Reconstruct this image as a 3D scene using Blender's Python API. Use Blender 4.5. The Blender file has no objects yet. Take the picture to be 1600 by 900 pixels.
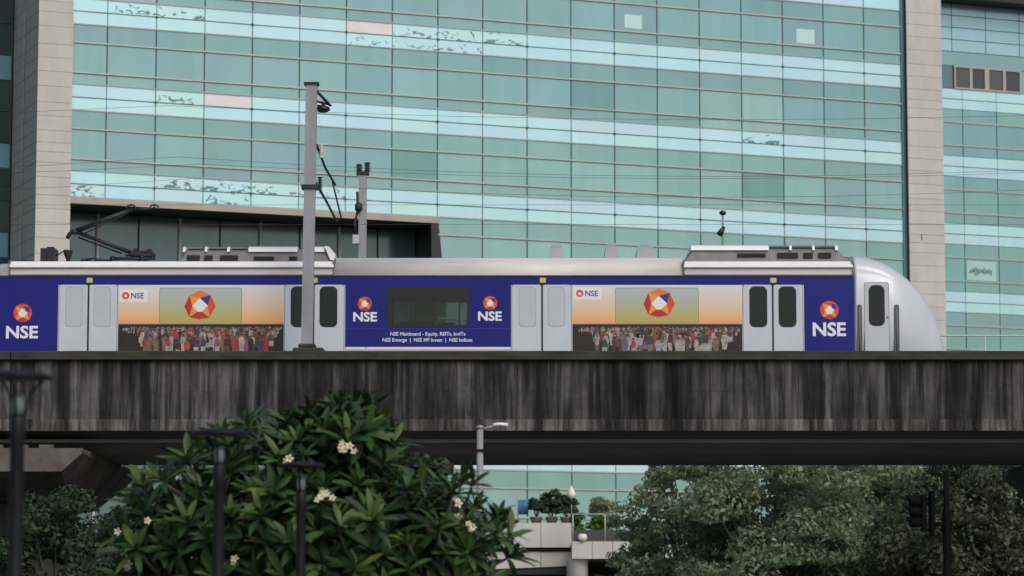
import bpy, bmesh, math, random
import numpy as np
from mathutils import Vector, Matrix

random.seed(7); np.random.seed(7)
S = bpy.context.scene
R = math.radians

# ------------------------------------------------------------------ camera
FPX = 4800.0                     # focal length in pixels of the 1600 px wide photograph
PITCH = math.atan(550.0 / FPX)
CP, SP = math.cos(PITCH), math.sin(PITCH)
CAMZ = 1.6
cam = bpy.data.cameras.new('camera'); camo = bpy.data.objects.new('camera', cam)
S.collection.objects.link(camo); S.camera = camo
camo.location = (0, 0, CAMZ); camo.rotation_euler = (math.pi / 2 + PITCH, 0, 0)
cam.sensor_width = 36; cam.lens = 36 * FPX / 1600
cam.clip_start = 0.5; cam.clip_end = 3000
cam.dof.use_dof = True; cam.dof.focus_distance = 77; cam.dof.aperture_fstop = 1.9

# ------------------------------------------------------------------ sky, sun, exposure
SUN_EL, SUN_AZ = R(44), R(152)   # azimuth measured clockwise from +Y
W = bpy.data.worlds.new('World'); S.world = W; W.use_nodes = True
wn = W.node_tree.nodes; wl = W.node_tree.links
bg = wn['Background']; sky = wn.new('ShaderNodeTexSky'); sky.sky_type = 'NISHITA'
sky.sun_disc = False; sky.sun_elevation = SUN_EL; sky.sun_rotation = SUN_AZ
sky.dust_density = 4.0; sky.air_density = 1.0; sky.ozone_density = 1.0
wl.new(sky.outputs[0], bg.inputs[0]); bg.inputs[1].default_value = 0.15
sun = bpy.data.lights.new('sun', 'SUN'); suno = bpy.data.objects.new('sun', sun)
S.collection.objects.link(suno)
sun.energy = 0.9; sun.angle = R(25); sun.color = (1.0, 0.985, 0.965)
sd = Vector((math.sin(SUN_AZ) * math.cos(SUN_EL), math.cos(SUN_AZ) * math.cos(SUN_EL), math.sin(SUN_EL)))
suno.rotation_euler = sd.to_track_quat('Z', 'Y').to_euler()
S.view_settings.view_transform = 'Standard'; S.view_settings.look = 'None'
S.view_settings.exposure = -0.25; S.view_settings.gamma = 1.0
S.view_settings.use_curve_mapping = False
S.cycles.use_denoising = True
S.cycles.max_bounces = 6

# ------------------------------------------------------------------ measuring helpers
def at(u, v, Y):
    """the point at distance Y in front of the camera that was seen at photograph pixel (u, v)"""
    dx = (u - 800) / FPX; dy = (450 - v) / FPX
    y = CP - dy * SP
    return Vector((dx * Y / y, Y, CAMZ + (SP + dy * CP) * Y / y))
def proj(P):
    x, y, z = P[0], P[1], P[2] - CAMZ
    d = y * CP + z * SP
    return (800 + FPX * x / d, 450 - FPX * (-y * SP + z * CP) / d)

# ------------------------------------------------------------------ materials
MATS = {}
def nodes_of(name):
    m = bpy.data.materials.new(name); m.use_nodes = True
    nt = m.node_tree; b = nt.nodes['Principled BSDF']
    MATS[name] = m
    return m, nt, b
def ramp(nt, fac, stops, interp='LINEAR'):
    r = nt.nodes.new('ShaderNodeValToRGB'); r.color_ramp.interpolation = interp
    e = r.color_ramp.elements
    while len(e) < len(stops): e.new(0.5)
    for el, (p, c) in zip(e, stops):
        el.position = p; el.color = (c[0], c[1], c[2], 1) if not isinstance(c, (int, float)) else (c, c, c, 1)
    nt.links.new(fac, r.inputs[0]); return r.outputs[0]
def noise(nt, scale, detail=4, rough=.55, vec=None, sc=None, coord='Object', dist=0.0):
    n = nt.nodes.new('ShaderNodeTexNoise'); n.inputs['Scale'].default_value = scale
    n.inputs['Detail'].default_value = detail; n.inputs['Roughness'].default_value = rough
    n.inputs['Distortion'].default_value = dist
    if vec is None:
        t = nt.nodes.new('ShaderNodeTexCoord'); vec = t.outputs[coord]
        if coord == 'World':
            pass
    if sc:
        mp = nt.nodes.new('ShaderNodeMapping'); mp.inputs['Scale'].default_value = sc
        nt.links.new(vec, mp.inputs[0]); vec = mp.outputs[0]
    nt.links.new(vec, n.inputs['Vector']); return n.outputs[0]
def worldpos(nt):
    g = nt.nodes.new('ShaderNodeNewGeometry'); return g.outputs['Position']
def mixc(nt, fac, a, b, mode='MIX'):
    m = nt.nodes.new('ShaderNodeMix'); m.data_type = 'RGBA'; m.blend_type = mode
    def put(sock, v):
        if hasattr(v, 'is_output'): nt.links.new(v, sock)
        elif isinstance(v, (int, float)): sock.default_value = v
        else: sock.default_value = (v[0], v[1], v[2], 1)
    put(m.inputs[0], fac); put(m.inputs[6], a); put(m.inputs[7], b)
    return m.outputs[2]
def bump(nt, b, h, strength=.3, dist=.02):
    n = nt.nodes.new('ShaderNodeBump'); n.inputs['Strength'].default_value = strength
    n.inputs['Distance'].default_value = dist
    nt.links.new(h, n.inputs['Height']); nt.links.new(n.outputs[0], b.inputs['Normal'])
def pm(name, col, rough=.5, metal=0.0, var=0.0, vscale=3.0, vsc=None, spec=.5, bmp=0.0, coat=0.0):
    m, nt, b = nodes_of(name)
    b.inputs['Roughness'].default_value = rough; b.inputs['Metallic'].default_value = metal
    b.inputs['Specular IOR Level'].default_value = spec
    b.inputs['Coat Weight'].default_value = coat
    if var:
        n = noise(nt, vscale, 5, .6, vec=worldpos(nt), sc=vsc)
        lo = tuple(c * (1 - var) for c in col); hi = tuple(min(1, c * (1 + var * .6)) for c in col)
        nt.links.new(ramp(nt, n, [(.3, lo), (.7, hi)]), b.inputs['Base Color'])
        if bmp: bump(nt, b, n, bmp)
    else:
        b.inputs['Base Color'].default_value = (*col, 1)
    return m

# train
pm('white_paint', (.53, .58, .635), .26, 0, .08, 1.2, (1, 1, .35), coat=.25)
pm('door_paint', (.56, .63, .70), .35, 0, .08, 1.6, (1, 1, .4))
pm('film_window', (.50, .55, .60), .3, 0, .06, 2)
pm('roof_silver', (.63, .62, .60), .45, .0, .16, 1.0, (.6, 1, 3))
pm('fairing_white', (.80, .81, .82), .3, 0, .06, 2)
pm('blue_vinyl', (.011, .016, .205), .42, 0, .15, .8, (1, 1, .3), spec=.25)
pm('vinyl_text', (.78, .80, .86), .5)
pm('dark_glass', (.006, .011, .016), .08, 0, 0, spec=.35)
pm('saloon_grey', (.12, .13, .13), .6); pm('seat_blue', (.03, .06, .09), .5)
pm('rubber_black', (.012, .013, .014), .65)
pm('seam_grey', (.16, .17, .19), .6)
pm('grab_groove', (.10, .105, .11), .5)
pm('unit_grey', (.17, .165, .17), .5, 0, .2, 3)
pm('vent_grey', (.30, .31, .32), .5, 0, .12, 3)
pm('grille_dark', (.018, .019, .02), .6)
pm('panto_metal', (.025, .026, .03), .5, .3)
pm('insulator_dark', (.03, .022, .02), .35)
pm('marker_lamp', (.55, .58, .12), .35)
pm('logo_orange', (.78, .20, .035), .45)
pm('logo_red', (.50, .02, .03), .45)
pm('logo_amber', (.80, .33, .05), .45)
pm('logo_vermilion', (.70, .07, .03), .45)
pm('logo_blue', (.025, .035, .28), .45)
pm('print_white', (.80, .82, .84), .5)
pm('print_brown', (.020, .011, .011), .55, 0, .35, 4)
CROWD = [(.55, .56, .58), (.62, .60, .52), (.48, .52, .60), (.55, .06, .05), (.60, .12, .03), (.45, .10, .22), (.04, .09, .06),
         (.05, .07, .16), (.30, .22, .14), (.20, .08, .05), (.10, .03, .03), (.30, .38, .18), (.10, .14, .18), (.02, .02, .025), (.22, .20, .32)]
for i, c in enumerate(CROWD): pm('crowd_%d' % i, tuple(x * .62 + .004 for x in c), .55, 0, .55, 9)
pm('skin_print', (.16, .08, .05), .55); pm('hair_print', (.012, .01, .01), .55)

def gradient_print(name, stops):
    m, nt, b = nodes_of(name)
    t = nt.nodes.new('ShaderNodeTexCoord'); s = nt.nodes.new('ShaderNodeSeparateXYZ')
    nt.links.new(t.outputs['Generated'], s.inputs[0])
    nt.links.new(ramp(nt, s.outputs[2], stops), b.inputs['Base Color'])
    b.inputs['Roughness'].default_value = .35
m, nt, b = nodes_of('tinted_train_glass')
tr = nt.nodes.new('ShaderNodeBsdfTransparent'); tr.inputs[0].default_value = (.58, .66, .66, 1)
gs = nt.nodes.new('ShaderNodeBsdfGlossy'); gs.inputs['Roughness'].default_value = .03
fz = nt.nodes.new('ShaderNodeFresnel'); fz.inputs[0].default_value = 1.45
ms = nt.nodes.new('ShaderNodeMixShader'); nt.links.new(fz.outputs[0], ms.inputs[0]); nt.links.new(tr.outputs[0], ms.inputs[1]); nt.links.new(gs.outputs[0], ms.inputs[2])
nt.links.new(ms.outputs[0], nt.nodes['Material Output'].inputs[0])
gradient_print('sunset_print', [(0, (.86, .36, .14)), (.22, (.82, .50, .25)), (.5, (.74, .62, .45)), (.85, (.72, .70, .70)), (1, (.74, .73, .76))])
gradient_print('sunset_window_print', [(0, (.48, .40, .10)), (.35, (.47, .47, .23)), (.7, (.44, .50, .44)), (1, (.46, .52, .54))])

# concrete of the viaduct: rain-streaked and nearly black with algae
def concrete(name, base, dark, light, streak=1.0):
    m, nt, b = nodes_of(name)
    P = worldpos(nt)
    fine = noise(nt, 1.0, 5, .62, vec=P, sc=(2.6, 2.6, .20), dist=.15)
    hair = noise(nt, 1.0, 4, .6, vec=P, sc=(11, 11, .5))
    wide = noise(nt, 1.0, 2, .5, vec=P, sc=(.35, .35, .45))
    spot = noise(nt, 2.6, 6, .65, vec=P)
    col = ramp(nt, fine, [(.41, dark), (.47, base), (.51, tuple(1.5 * q for q in base)), (.58, light)])
    col = mixc(nt, 1.0, col, ramp(nt, hair, [(.38, .6), (.60, 1.25)]), 'MULTIPLY')
    col = mixc(nt, 1.0, col, ramp(nt, wide, [(.40, .62), (.55, 1.08)]), 'MULTIPLY')
    col = mixc(nt, 1.0, col, ramp(nt, spot, [(.32, .75), (.68, 1.2)]), 'MULTIPLY')
    nt.links.new(col, b.inputs['Base Color'])
    b.inputs['Roughness'].default_value = .9; b.inputs['Specular IOR Level'].default_value = .2
    bump(nt, b, spot, .35, .03)
concrete('parapet_concrete', (.032, .032, .033), (.017, .017, .0175), (.095, .095, .096))
concrete('band_concrete', (.060, .060, .058), (.022, .022, .022), (.15, .148, .143))
pm('coping_concrete', (.055, .054, .048), .9, 0, .45, 2.2, (.6, 1, 2.5), spec=.2, bmp=.3)
pm('soffit_concrete', (.21, .21, .21), .9, 0, .3, .8, (.4, 2, 2), spec=.2)
pm('cap_concrete', (.13, .125, .12), .9, 0, .6, 1.3, (1, 1, .5), spec=.2, bmp=.3)
pm('rail_steel', (.12, .09, .07), .4, .6)
pm('sleeper', (.2, .2, .19), .9)
pm('galvanised', (.30, .31, .34), .5, .25, .15, 2.5, (1, 1, .4))
pm('wire_metal', (.06, .06, .06), .5, .5)
pm('handrail_paint', (.5, .52, .53), .45)

# building
def stone(name, c):
    m, nt, b = nodes_of(name); P = worldpos(nt)
    oi = nt.nodes.new('ShaderNodeObjectInfo')
    n = noise(nt, 1.0, 5, .6, vec=P, sc=(1.2, 1.2, .5)); n2 = noise(nt, 14, 4, .6, vec=P)
    a = mixc(nt, oi.outputs['Random'], tuple(x * .90 for x in c), tuple(x * 1.08 for x in c))
    a = mixc(nt, .55, a, ramp(nt, n, [(.3, tuple(x * .78 for x in c)), (.65, tuple(x * 1.1 for x in c))]))
    a = mixc(nt, .25, a, ramp(nt, n2, [(.3, tuple(x * .8 for x in c)), (.7, tuple(x * 1.1 for x in c))]))
    nt.links.new(a, b.inputs['Base Color']); b.inputs['Roughness'].default_value = .75
stone('beige_stone', (.565, .555, .53))
stone('shaded_stone', (.40, .40, .36))  # darker copy of the pier stone, with the flank's shade in its colour
def facade_glass(name, rough, metal, noise_amt, tn=1.0):
    m, nt, b = nodes_of(name)
    oi = nt.nodes.new('ShaderNodeObjectInfo'); P = worldpos(nt)
    n = noise(nt, 1.0, 4, .55, vec=P, sc=(.5, .5, .22))
    n2 = noise(nt, 1.0, 3, .5, vec=P, sc=(1.6, 1.6, .15))
    f = mixc(nt, .4, n, n2)
    mul = ramp(nt, f, [(.3, 1 - noise_amt), (.7, 1.0)])
    tint = noise(nt, 1.0, 3, .6, vec=P, sc=(.9, .9, .28))           # blotchy reflections painted into the glass colour, and half-drawn blinds behind
    col = mixc(nt, 1.0, oi.outputs['Color'], mul, 'MULTIPLY')
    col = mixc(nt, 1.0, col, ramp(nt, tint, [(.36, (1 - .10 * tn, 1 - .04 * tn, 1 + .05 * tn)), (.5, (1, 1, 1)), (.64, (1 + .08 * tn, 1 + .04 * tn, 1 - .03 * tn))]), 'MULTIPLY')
    nt.links.new(col, b.inputs['Base Color'])
    b.inputs['Roughness'].default_value = rough; b.inputs['Metallic'].default_value = metal
    b.inputs['Specular IOR Level'].default_value = .6
    bump(nt, b, noise(nt, .35, 2, .5, vec=P), .02, .3)
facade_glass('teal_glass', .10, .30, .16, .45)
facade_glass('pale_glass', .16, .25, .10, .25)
def peeled(name):
    m, nt, b = nodes_of(name); P = worldpos(nt)
    oi = nt.nodes.new('ShaderNodeObjectInfo')
    t = nt.nodes.new('ShaderNodeTexCoord')
    ad = nt.nodes.new('ShaderNodeVectorMath'); ad.operation = 'ADD'
    nt.links.new(t.outputs['Object'], ad.inputs[0]); nt.links.new(P, ad.inputs[1])
    n = noise(nt, 1.0, 5, .6, vec=P, sc=(2.2, 2.2, 4.2), dist=1.0)
    s = nt.nodes.new('ShaderNodeSeparateXYZ'); nt.links.new(t.outputs['Object'], s.inputs[0])
    # torn film keeps away from the top rim of the panel
    mr = nt.nodes.new('ShaderNodeMapRange'); mr.inputs[1].default_value = -.3; mr.inputs[2].default_value = .3
    mr.inputs[3].default_value = .06; mr.inputs[4].default_value = -.06
    nt.links.new(s.outputs[2], mr.inputs[0])
    a2 = nt.nodes.new('ShaderNodeMath'); nt.links.new(n, a2.inputs[0]); nt.links.new(mr.outputs[0], a2.inputs[1])
    k = ramp(nt, a2.outputs[0], [(.575, 0.0), (.60, 1.0)])
    nt.links.new(mixc(nt, k, oi.outputs['Color'], (.14, .23, .245)), b.inputs['Base Color'])
    b.inputs['Roughness'].default_value = .25; b.inputs['Metallic'].default_value = .2
peeled('peeled_glass')
pm('recess_glass', (.11, .20, .225), .15, .2, .3, .3, (1, 1, .4))
pm('recess_dark', (.018, .022, .022), .5)
pm('facade_backing', (.05, .085, .088), .7)
pm('transom_metal', (.46, .44, .45), .4, .3, .12, 1.0)
pm('thin_transom', (.36, .38, .40), .45, .2)
pm('mullion_dark', (.06, .10, .105), .5)
pm('trim_beige', (.42, .38, .33), .6, 0, .15, 1)
pm('post_pale', (.46, .51, .53), .5)
pm('roof_grey', (.3, .3, .29), .9)
pm('window_frame', (.42, .40, .38), .5)
pm('tinted_pane', (.05, .055, .065), .1)
pm('blind_grey', (.085, .09, .10), .3)
pm('white_panel', (.80, .78, .81), .5, 0, .08, 1)
pm('paper_pale', (.52, .78, .76), .4)
pm('sign_pale', (.40, .66, .64), .4); pm('sign_ink', (.13, .27, .27), .4)
pm('banner_blue', (.06, .16, .36), .6); pm('globe_white', (.75, .72, .66), .35)
# street and plants
pm('asphalt', (.05, .05, .052), .9, 0, .25, 1.5, bmp=.2)
pm('paving', (.2, .19, .18), .85, 0, .25, .7)
pm('kerb_stone', (.3, .3, .29), .85, 0, .2, 1.5)
pm('soil_ground', (.075, .07, .05), .95, 0, .4, .12)
pm('line_paint', (.75, .75, .72), .7)
pm('black_paint', (.006, .007, .009), .5, 0, .2, 6, spec=.25)
pm('lens_clear', (.16, .2, .2), .25)
pm('pole_grey', (.32, .32, .33), .5, .2, .15, 2)
pm('signal_black', (.004, .004, .004), .8, spec=.1)
pm('lens_off', (.03, .012, .01), .2)
pm('bark', (.055, .045, .035), .9, 0, .4, 5)
pm('bark_grey', (.11, .105, .09), .85, 0, .4, 6)
pm('petal_white', (.80, .76, .62), .5); pm('petal_yellow', (.78, .55, .10), .5)
pm('pot_clay', (.14, .10, .08), .8); pm('trough_dark', (.05, .055, .06), .6)
def leafmat(name, cols, rough=.45, island=True, uv=False, transl=.12):
    m, nt, b = nodes_of(name)
    if island:
        g = nt.nodes.new('ShaderNodeNewGeometry'); r = g.outputs['Random Per Island']
    else:
        g = nt.nodes.new('ShaderNodeObjectInfo'); r = g.outputs['Random']
    c = ramp(nt, r, [(i / (len(cols) - 1), x) for i, x in enumerate(cols)])
    if uv:
        t = nt.nodes.new('ShaderNodeTexCoord'); s = nt.nodes.new('ShaderNodeSeparateXYZ')
        nt.links.new(t.outputs['UV'], s.inputs[0])
        mid = ramp(nt, s.outputs[0], [(.44, 0.0), (.5, 1.0), (.56, 0.0)])
        c = mixc(nt, mid, c, (.06, .10, .035))
    nt.links.new(c, b.inputs['Base Color']); b.inputs['Roughness'].default_value = rough; b.inputs['Specular IOR Level'].default_value = .22
    tr = nt.nodes.new('ShaderNodeBsdfTranslucent'); nt.links.new(c, tr.inputs[0])
    ms = nt.nodes.new('ShaderNodeMixShader'); ms.inputs[0].default_value = transl
    nt.links.new(b.outputs[0], ms.inputs[1]); nt.links.new(tr.outputs[0], ms.inputs[2])
    nt.links.new(ms.outputs[0], nt.nodes['Material Output'].inputs[0])
FR = [(.007, .022, .007), (.011, .036, .010), (.018, .054, .013), (.028, .076, .017), (.038, .100, .023), (.052, .115, .026), (.095, .125, .03)]
leafmat('frangipani_leaf', FR, .42, True, True)
leafmat('frangipani_leaf_single', FR, .42, False, True)
leafmat('tree_leaf', [(.15, .22, .105), (.21, .285, .14), (.28, .35, .20), (.42, .48, .32)], .5, transl=.5)
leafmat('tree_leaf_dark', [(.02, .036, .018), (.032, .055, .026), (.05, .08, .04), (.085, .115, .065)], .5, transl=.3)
leafmat('tree_leaf_dusty', [(.075, .095, .055), (.105, .125, .075), (.135, .155, .095), (.19, .20, .13)], .55, transl=.45)
leafmat('bright_leaf', [(.05, .13, .02), (.08, .18, .03), (.11, .22, .05)], .45)
leafmat('yellow_leaf', [(.03, .06, .008), (.07, .09, .012), (.11, .12, .02)], .5)

# ------------------------------------------------------------------ mesh helpers
class MB:
    def __init__(s): s.v = []; s.f = []; s.m = []; s.sm = []
    def face(s, pts, mi=0, smooth=False):
        n = len(s.v); s.v += [tuple(p) for p in pts]; s.f.append(tuple(range(n, n + len(pts)))); s.m.append(mi); s.sm.append(smooth)
    def box(s, x0, x1, y0, y1, z0, z1, mi=0):
        n = len(s.v)
        s.v += [(x0, y0, z0), (x1, y0, z0), (x1, y1, z0), (x0, y1, z0), (x0, y0, z1), (x1, y0, z1), (x1, y1, z1), (x0, y1, z1)]
        for q in ((0, 3, 2, 1), (4, 5, 6, 7), (0, 1, 5, 4), (1, 2, 6, 5), (2, 3, 7, 6), (3, 0, 4, 7)):
            s.f.append(tuple(n + i for i in q)); s.m.append(mi); s.sm.append(False)
    def grid(s, rows, mi=0, smooth=True, closed=False, caps=False):
        n = len(s.v); k = len(rows[0])
        for r in rows: s.v += [tuple(p) for p in r]
        for i in range(len(rows) - 1):
            for j in range(k if closed else k - 1):
                a = n + i * k + j; b2 = n + i * k + (j + 1) % k
                s.f.append((a, b2, b2 + k, a + k)); s.m.append(mi); s.sm.append(smooth)
        if caps:
            s.f.append(tuple(n + j for j in range(k))[::-1]); s.m.append(mi); s.sm.append(False)
            o = n + (len(rows) - 1) * k
            s.f.append(tuple(o + j for j in range(k))); s.m.append(mi); s.sm.append(False)
    def tube(s, pts, rad, seg=8, mi=0, smooth=True):
        pts = [Vector(p) for p in pts]
        if isinstance(rad, (int, float)): rad = [rad] * len(pts)
        rows = []; ref = None
        for i, p in enumerate(pts):
            t = (pts[min(i + 1, len(pts) - 1)] - pts[max(i - 1, 0)]).normalized()
            if ref is None: ref = Vector((0, 1, 0)) if abs(t.y) < .9 else Vector((1, 0, 0))
            a = t.cross(ref).normalized(); b2 = t.cross(a).normalized(); ref = -(t.cross(a)).cross(t).cross(t) if False else ref
            rows.append([p + (a * math.cos(q) + b2 * math.sin(q)) * rad[i] for q in (2 * math.pi * j / seg for j in range(seg))])
        s.grid(rows, mi, smooth, True, True)
    def lathe(s, cx, cy, prof, seg=12, mi=0, smooth=True):
        rows = [[(cx + r * math.cos(a), cy + r * math.sin(a), z) for a in (2 * math.pi * j / seg for j in range(seg))] for r, z in prof]
        s.grid(rows, mi, smooth, True, True)
    def prism_y(s, poly, y0, y1, mi=0):
        """poly: list of (x, z), extruded along y"""
        n = len(poly)
        s.face([(x, y0, z) for x, z in poly], mi); s.face([(x, y1, z) for x, z in poly][::-1], mi)
        for i in range(n):
            a, b2 = poly[i], poly[(i + 1) % n]
            s.face([(a[0], y0, a[1]), (a[0], y1, a[1]), (b2[0], y1, b2[1]), (b2[0], y0, b2[1])], mi)
    def prism_x(s, poly, x0, x1, mi=0, smooth=False):
        """poly: list of (y, z), extruded along x"""
        n = len(poly)
        s.face([(x0, y, z) for y, z in poly], mi); s.face([(x1, y, z) for y, z in poly][::-1], mi)
        for i in range(n):
            a, b2 = poly[i], poly[(i + 1) % n]
            s.face([(x0, a[0], a[1]), (x1, a[0], a[1]), (x1, b2[0], b2[1]), (x0, b2[0], b2[1])], mi, smooth)
    def mesh(s, name, mats):
        me = bpy.data.meshes.new(name); me.from_pydata(s.v, [], s.f)
        for m in (mats if isinstance(mats, (list, tuple)) else [mats]): me.materials.append(MATS[m])
        me.polygons.foreach_set('material_index', s.m); me.polygons.foreach_set('use_smooth', s.sm)
        me.update(); return me
    def build(s, name, mats, parent=None, fix=True):
        me = s.mesh(name, mats)
        if fix:
            bm = bmesh.new(); bm.from_mesh(me); bmesh.ops.remove_doubles(bm, verts=bm.verts, dist=1e-5)
            bmesh.ops.recalc_face_normals(bm, faces=bm.faces); bm.to_mesh(me); bm.free()
        return link(name, me, parent)
def link(name, me, parent=None, loc=None):
    o = bpy.data.objects.new(name, me); S.collection.objects.link(o)
    if parent is not None: o.parent = parent
    if loc is not None: o.location = loc
    return o
def tag(o, label=None, cat=None, group=None, kind=None):
    if label: o['label'] = label
    if cat: o['category'] = cat
    if group: o['group'] = group
    if kind: o['kind'] = kind
    return o
def thing(name, label, cat, loc=(0, 0, 0), rz=0, group=None):
    o = bpy.data.objects.new(name, None); S.collection.objects.link(o)
    o.location = loc; o.rotation_euler = (0, 0, rz); o.empty_display_size = .3
    return tag(o, label, cat, group)
def bx(name, mats, parent, *b):
    m = MB(); m.box(*b); return m.build(name, mats, parent, fix=False)
def bevel(o, w=.02, seg=2):
    me = o.data; bm = bmesh.new(); bm.from_mesh(me)
    bmesh.ops.bevel(bm, geom=list(bm.edges), offset=w, segments=seg, affect='EDGES', profile=.6)
    bm.to_mesh(me); bm.free(); return o
def rrect(x0, x1, z0, z1, r, n=4):
    out = []
    for cx, cz, a0 in ((x1 - r, z1 - r, 0), (x0 + r, z1 - r, 90), (x0 + r, z0 + r, 180), (x1 - r, z0 + r, 270)):
        for i in range(n + 1):
            a = R(a0 + 90 * i / n); out.append((cx + r * math.cos(a), cz + r * math.sin(a)))
    return out
def text_mesh(txt, size, offset=0.0, extrude=.0015, align='CENTER', spacing=1.0):
    c = bpy.data.curves.new('lettering', 'FONT'); c.body = txt; c.size = size; c.offset = offset
    c.extrude = extrude; c.align_x = align; c.align_y = 'CENTER'; c.space_character = spacing; c.resolution_u = 3
    o = bpy.data.objects.new('lettering', c); S.collection.objects.link(o)
    bpy.context.view_layer.update()
    me = bpy.data.meshes.new_from_object(o.evaluated_get(bpy.context.evaluated_depsgraph_get()))
    bpy.data.objects.remove(o); bpy.data.curves.remove(c)
    for v in me.vertices: v.co = Vector((v.co.x, -v.co.z, v.co.y))      # stand it up, facing -Y
    return me
def fit_width(me, w):
    xs = [v.co.x for v in me.vertices]; k = w / (max(xs) - min(xs)); mid = (max(xs) + min(xs)) / 2
    for v in me.vertices: v.co.x = (v.co.x - mid) * k
def fit_height(me, h):
    zs = [v.co.z for v in me.vertices]; k = h / (max(zs) - min(zs)); mid = (max(zs) + min(zs)) / 2
    for v in me.vertices: v.co.z = (v.co.z - mid) * k

# ================================================================== GROUND
g = bx('ground', 'soil_ground', None, -900, 900, -60, 1500, -.5, 0); tag(g, 'dry earth ground around the viaduct and the offices', 'ground', kind='structure')
g = bx('road', 'asphalt', None, -400, 400, 46, 88, .0, .004); tag(g, 'grey asphalt road running under the viaduct', 'road', kind='structure')
g = bx('pavement', 'paving', None, -400, 400, -20, 45.8, .0, .13); tag(g, 'paved footpath on the near side of the road', 'pavement', kind='structure')
k = MB(); k.box(-400, 400, 45.8, 46, 0, .135); k.box(-400, 400, 88, 88.2, 0, .135)
tag(k.build('kerb', 'kerb_stone'), 'grey stone kerbs along both road edges', 'kerb', kind='structure')
k = MB()
for i in range(-20, 21): k.box(i * 9.0, i * 9.0 + 3, 58, 58.15, .004, .008)
tag(k.build('road_marking', 'line_paint'), 'white dashed lane line on the asphalt', 'road marking', kind='structure')

# ================================================================== VIADUCT
VY0 = 73.3                                   # outer face of the near parapet
ZT = at(800, 548, VY0 - .15).z               # top of the coping
ZB = at(800, 673, VY0).z                     # bottom edge of the parapet skirt
VY1 = 82.2
via = thing('viaduct', 'black rain-streaked concrete metro viaduct carrying the train across the picture', 'viaduct', (0, 77.7, 0))
def V(mb, name, mats, **kw):
    mb.v = [(x, y - 77.7, z) for x, y, z in mb.v]; return mb.build(name, mats, via, **kw)
SPANS = [-66.0, -39.0, -12.0, 15.1, 42.0, 69.0]
for i in range(len(SPANS) - 1):
    a, b_ = SPANS[i] + .012, SPANS[i + 1] - .012
    for side in (0, 1):
        def yy(d): return VY0 + d if side == 0 else VY1 - d
        zmid = at(800, 611, VY0).z
        m = MB(); m.box(a, b_, *sorted((yy(0), yy(.20))), zmid, ZT - .22); V(m, 'parapet_wall', 'parapet_concrete')
        m = MB(); m.box(a, b_, *sorted((yy(.006), yy(.20))), ZB + .27, zmid); V(m, 'parapet_wall', 'parapet_concrete')
        m = MB(); m.box(a, b_, *sorted((yy(-.13), yy(.26))), ZT - .22, ZT); o = V(m, 'coping', 'coping_concrete'); bevel(o, .02, 1)
        m = MB(); m.box(a, b_, *sorted((yy(-.035), yy(.22))), ZB, ZB + .27); V(m, 'skirt_band', 'band_concrete')
    zg = at(800, 727.5, 80.0).z
    m = MB(); m.prism_x([(VY0 + .22, ZB + .04), (VY0 + 1.0, ZB + .0), (VY0 + 2.3, ZB - .12), (75.75, zg + .06), (75.9, zg), (79.85, zg), (80.0, zg + .06), (VY1 - 2.3, ZB - .12), (VY1 - 1.0, ZB), (VY1 - .22, ZB + .04), (VY1 - .22, ZB + .33), (VY0 + .22, ZB + .33)], a, b_)
    V(m, 'deck_girder', 'soffit_concrete')
    m = MB(); m.box(a, b_, 74.05, 74.2, zg + .22, zg + .30); V(m, 'cable_tray', 'soffit_concrete')
    zr = ZT - 1.35
    for yc in (76.45, 80.1):
        m = MB(); m.box(a, b_, yc - 1.2, yc + 1.2, ZB + .33, zr - .16); V(m, 'track_plinth', 'sleeper')
        for s in (-1, 1):
            m = MB(); m.box(a, b_, yc + s * .75 - .035, yc + s * .75 + .035, zr - .16, zr); V(m, 'rail', 'rail_steel')
zc = zg - .02
for xc in SPANS:
    # hammerhead cap: thin noses, deep middle, flanks cut back towards the bottom
    def ring(y, zb, wt, wb): return [(xc - wt, y, zc), (xc + wt, y, zc), (xc + wt, y, zc - .12), (xc + wb, y, zb), (xc - wb, y, zb), (xc - wt, y, zc - .12)]
    m = MB(); m.grid([ring(72.3, zc - .55, 1.87, 1.4), ring(74.8, zc - 1.05, 1.87, 1.2), ring(80.6, zc - 1.05, 1.87, 1.2), ring(83.0, zc - .55, 1.87, 1.4)], 0, False, True, True)
    V(m, 'pier_cap', 'cap_concrete')
    m = MB(); m.lathe(xc, 77.7, [(.95, 0), (.95, zc - 1.6), (1.15, zc - 1.04)], 20); V(m, 'pier_column', 'cap_concrete')
    for dx in (-.9, .9):
        for y in (76.3, 79.3):
            m = MB(); m.box(xc + dx - .25, xc + dx + .25, y - .25, y + .25, zc, zc + .02); V(m, 'bearing', 'rubber_black')
    for dx in (-.8, -.2, .4, 1.0):
        m = MB(); m.box(xc + dx - .16, xc + dx + .16, 72.45, 72.7, zc, zc + .09); V(m, 'seismic_block', 'cap_concrete')
# far handrail
m = MB()
zh = at(1540, 524.5, VY1 - .1).z
m.tube([(-66, VY1 - .1, zh), (69, VY1 - .1, zh)], .022, 6)
for i in range(-32, 35): m.tube([(i * 2.0 + .7, VY1 - .1, ZT - .02), (i * 2.0 + .7, VY1 - .1, zh)], .018, 6)
V(m, 'handrail', 'handrail_paint')

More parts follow.
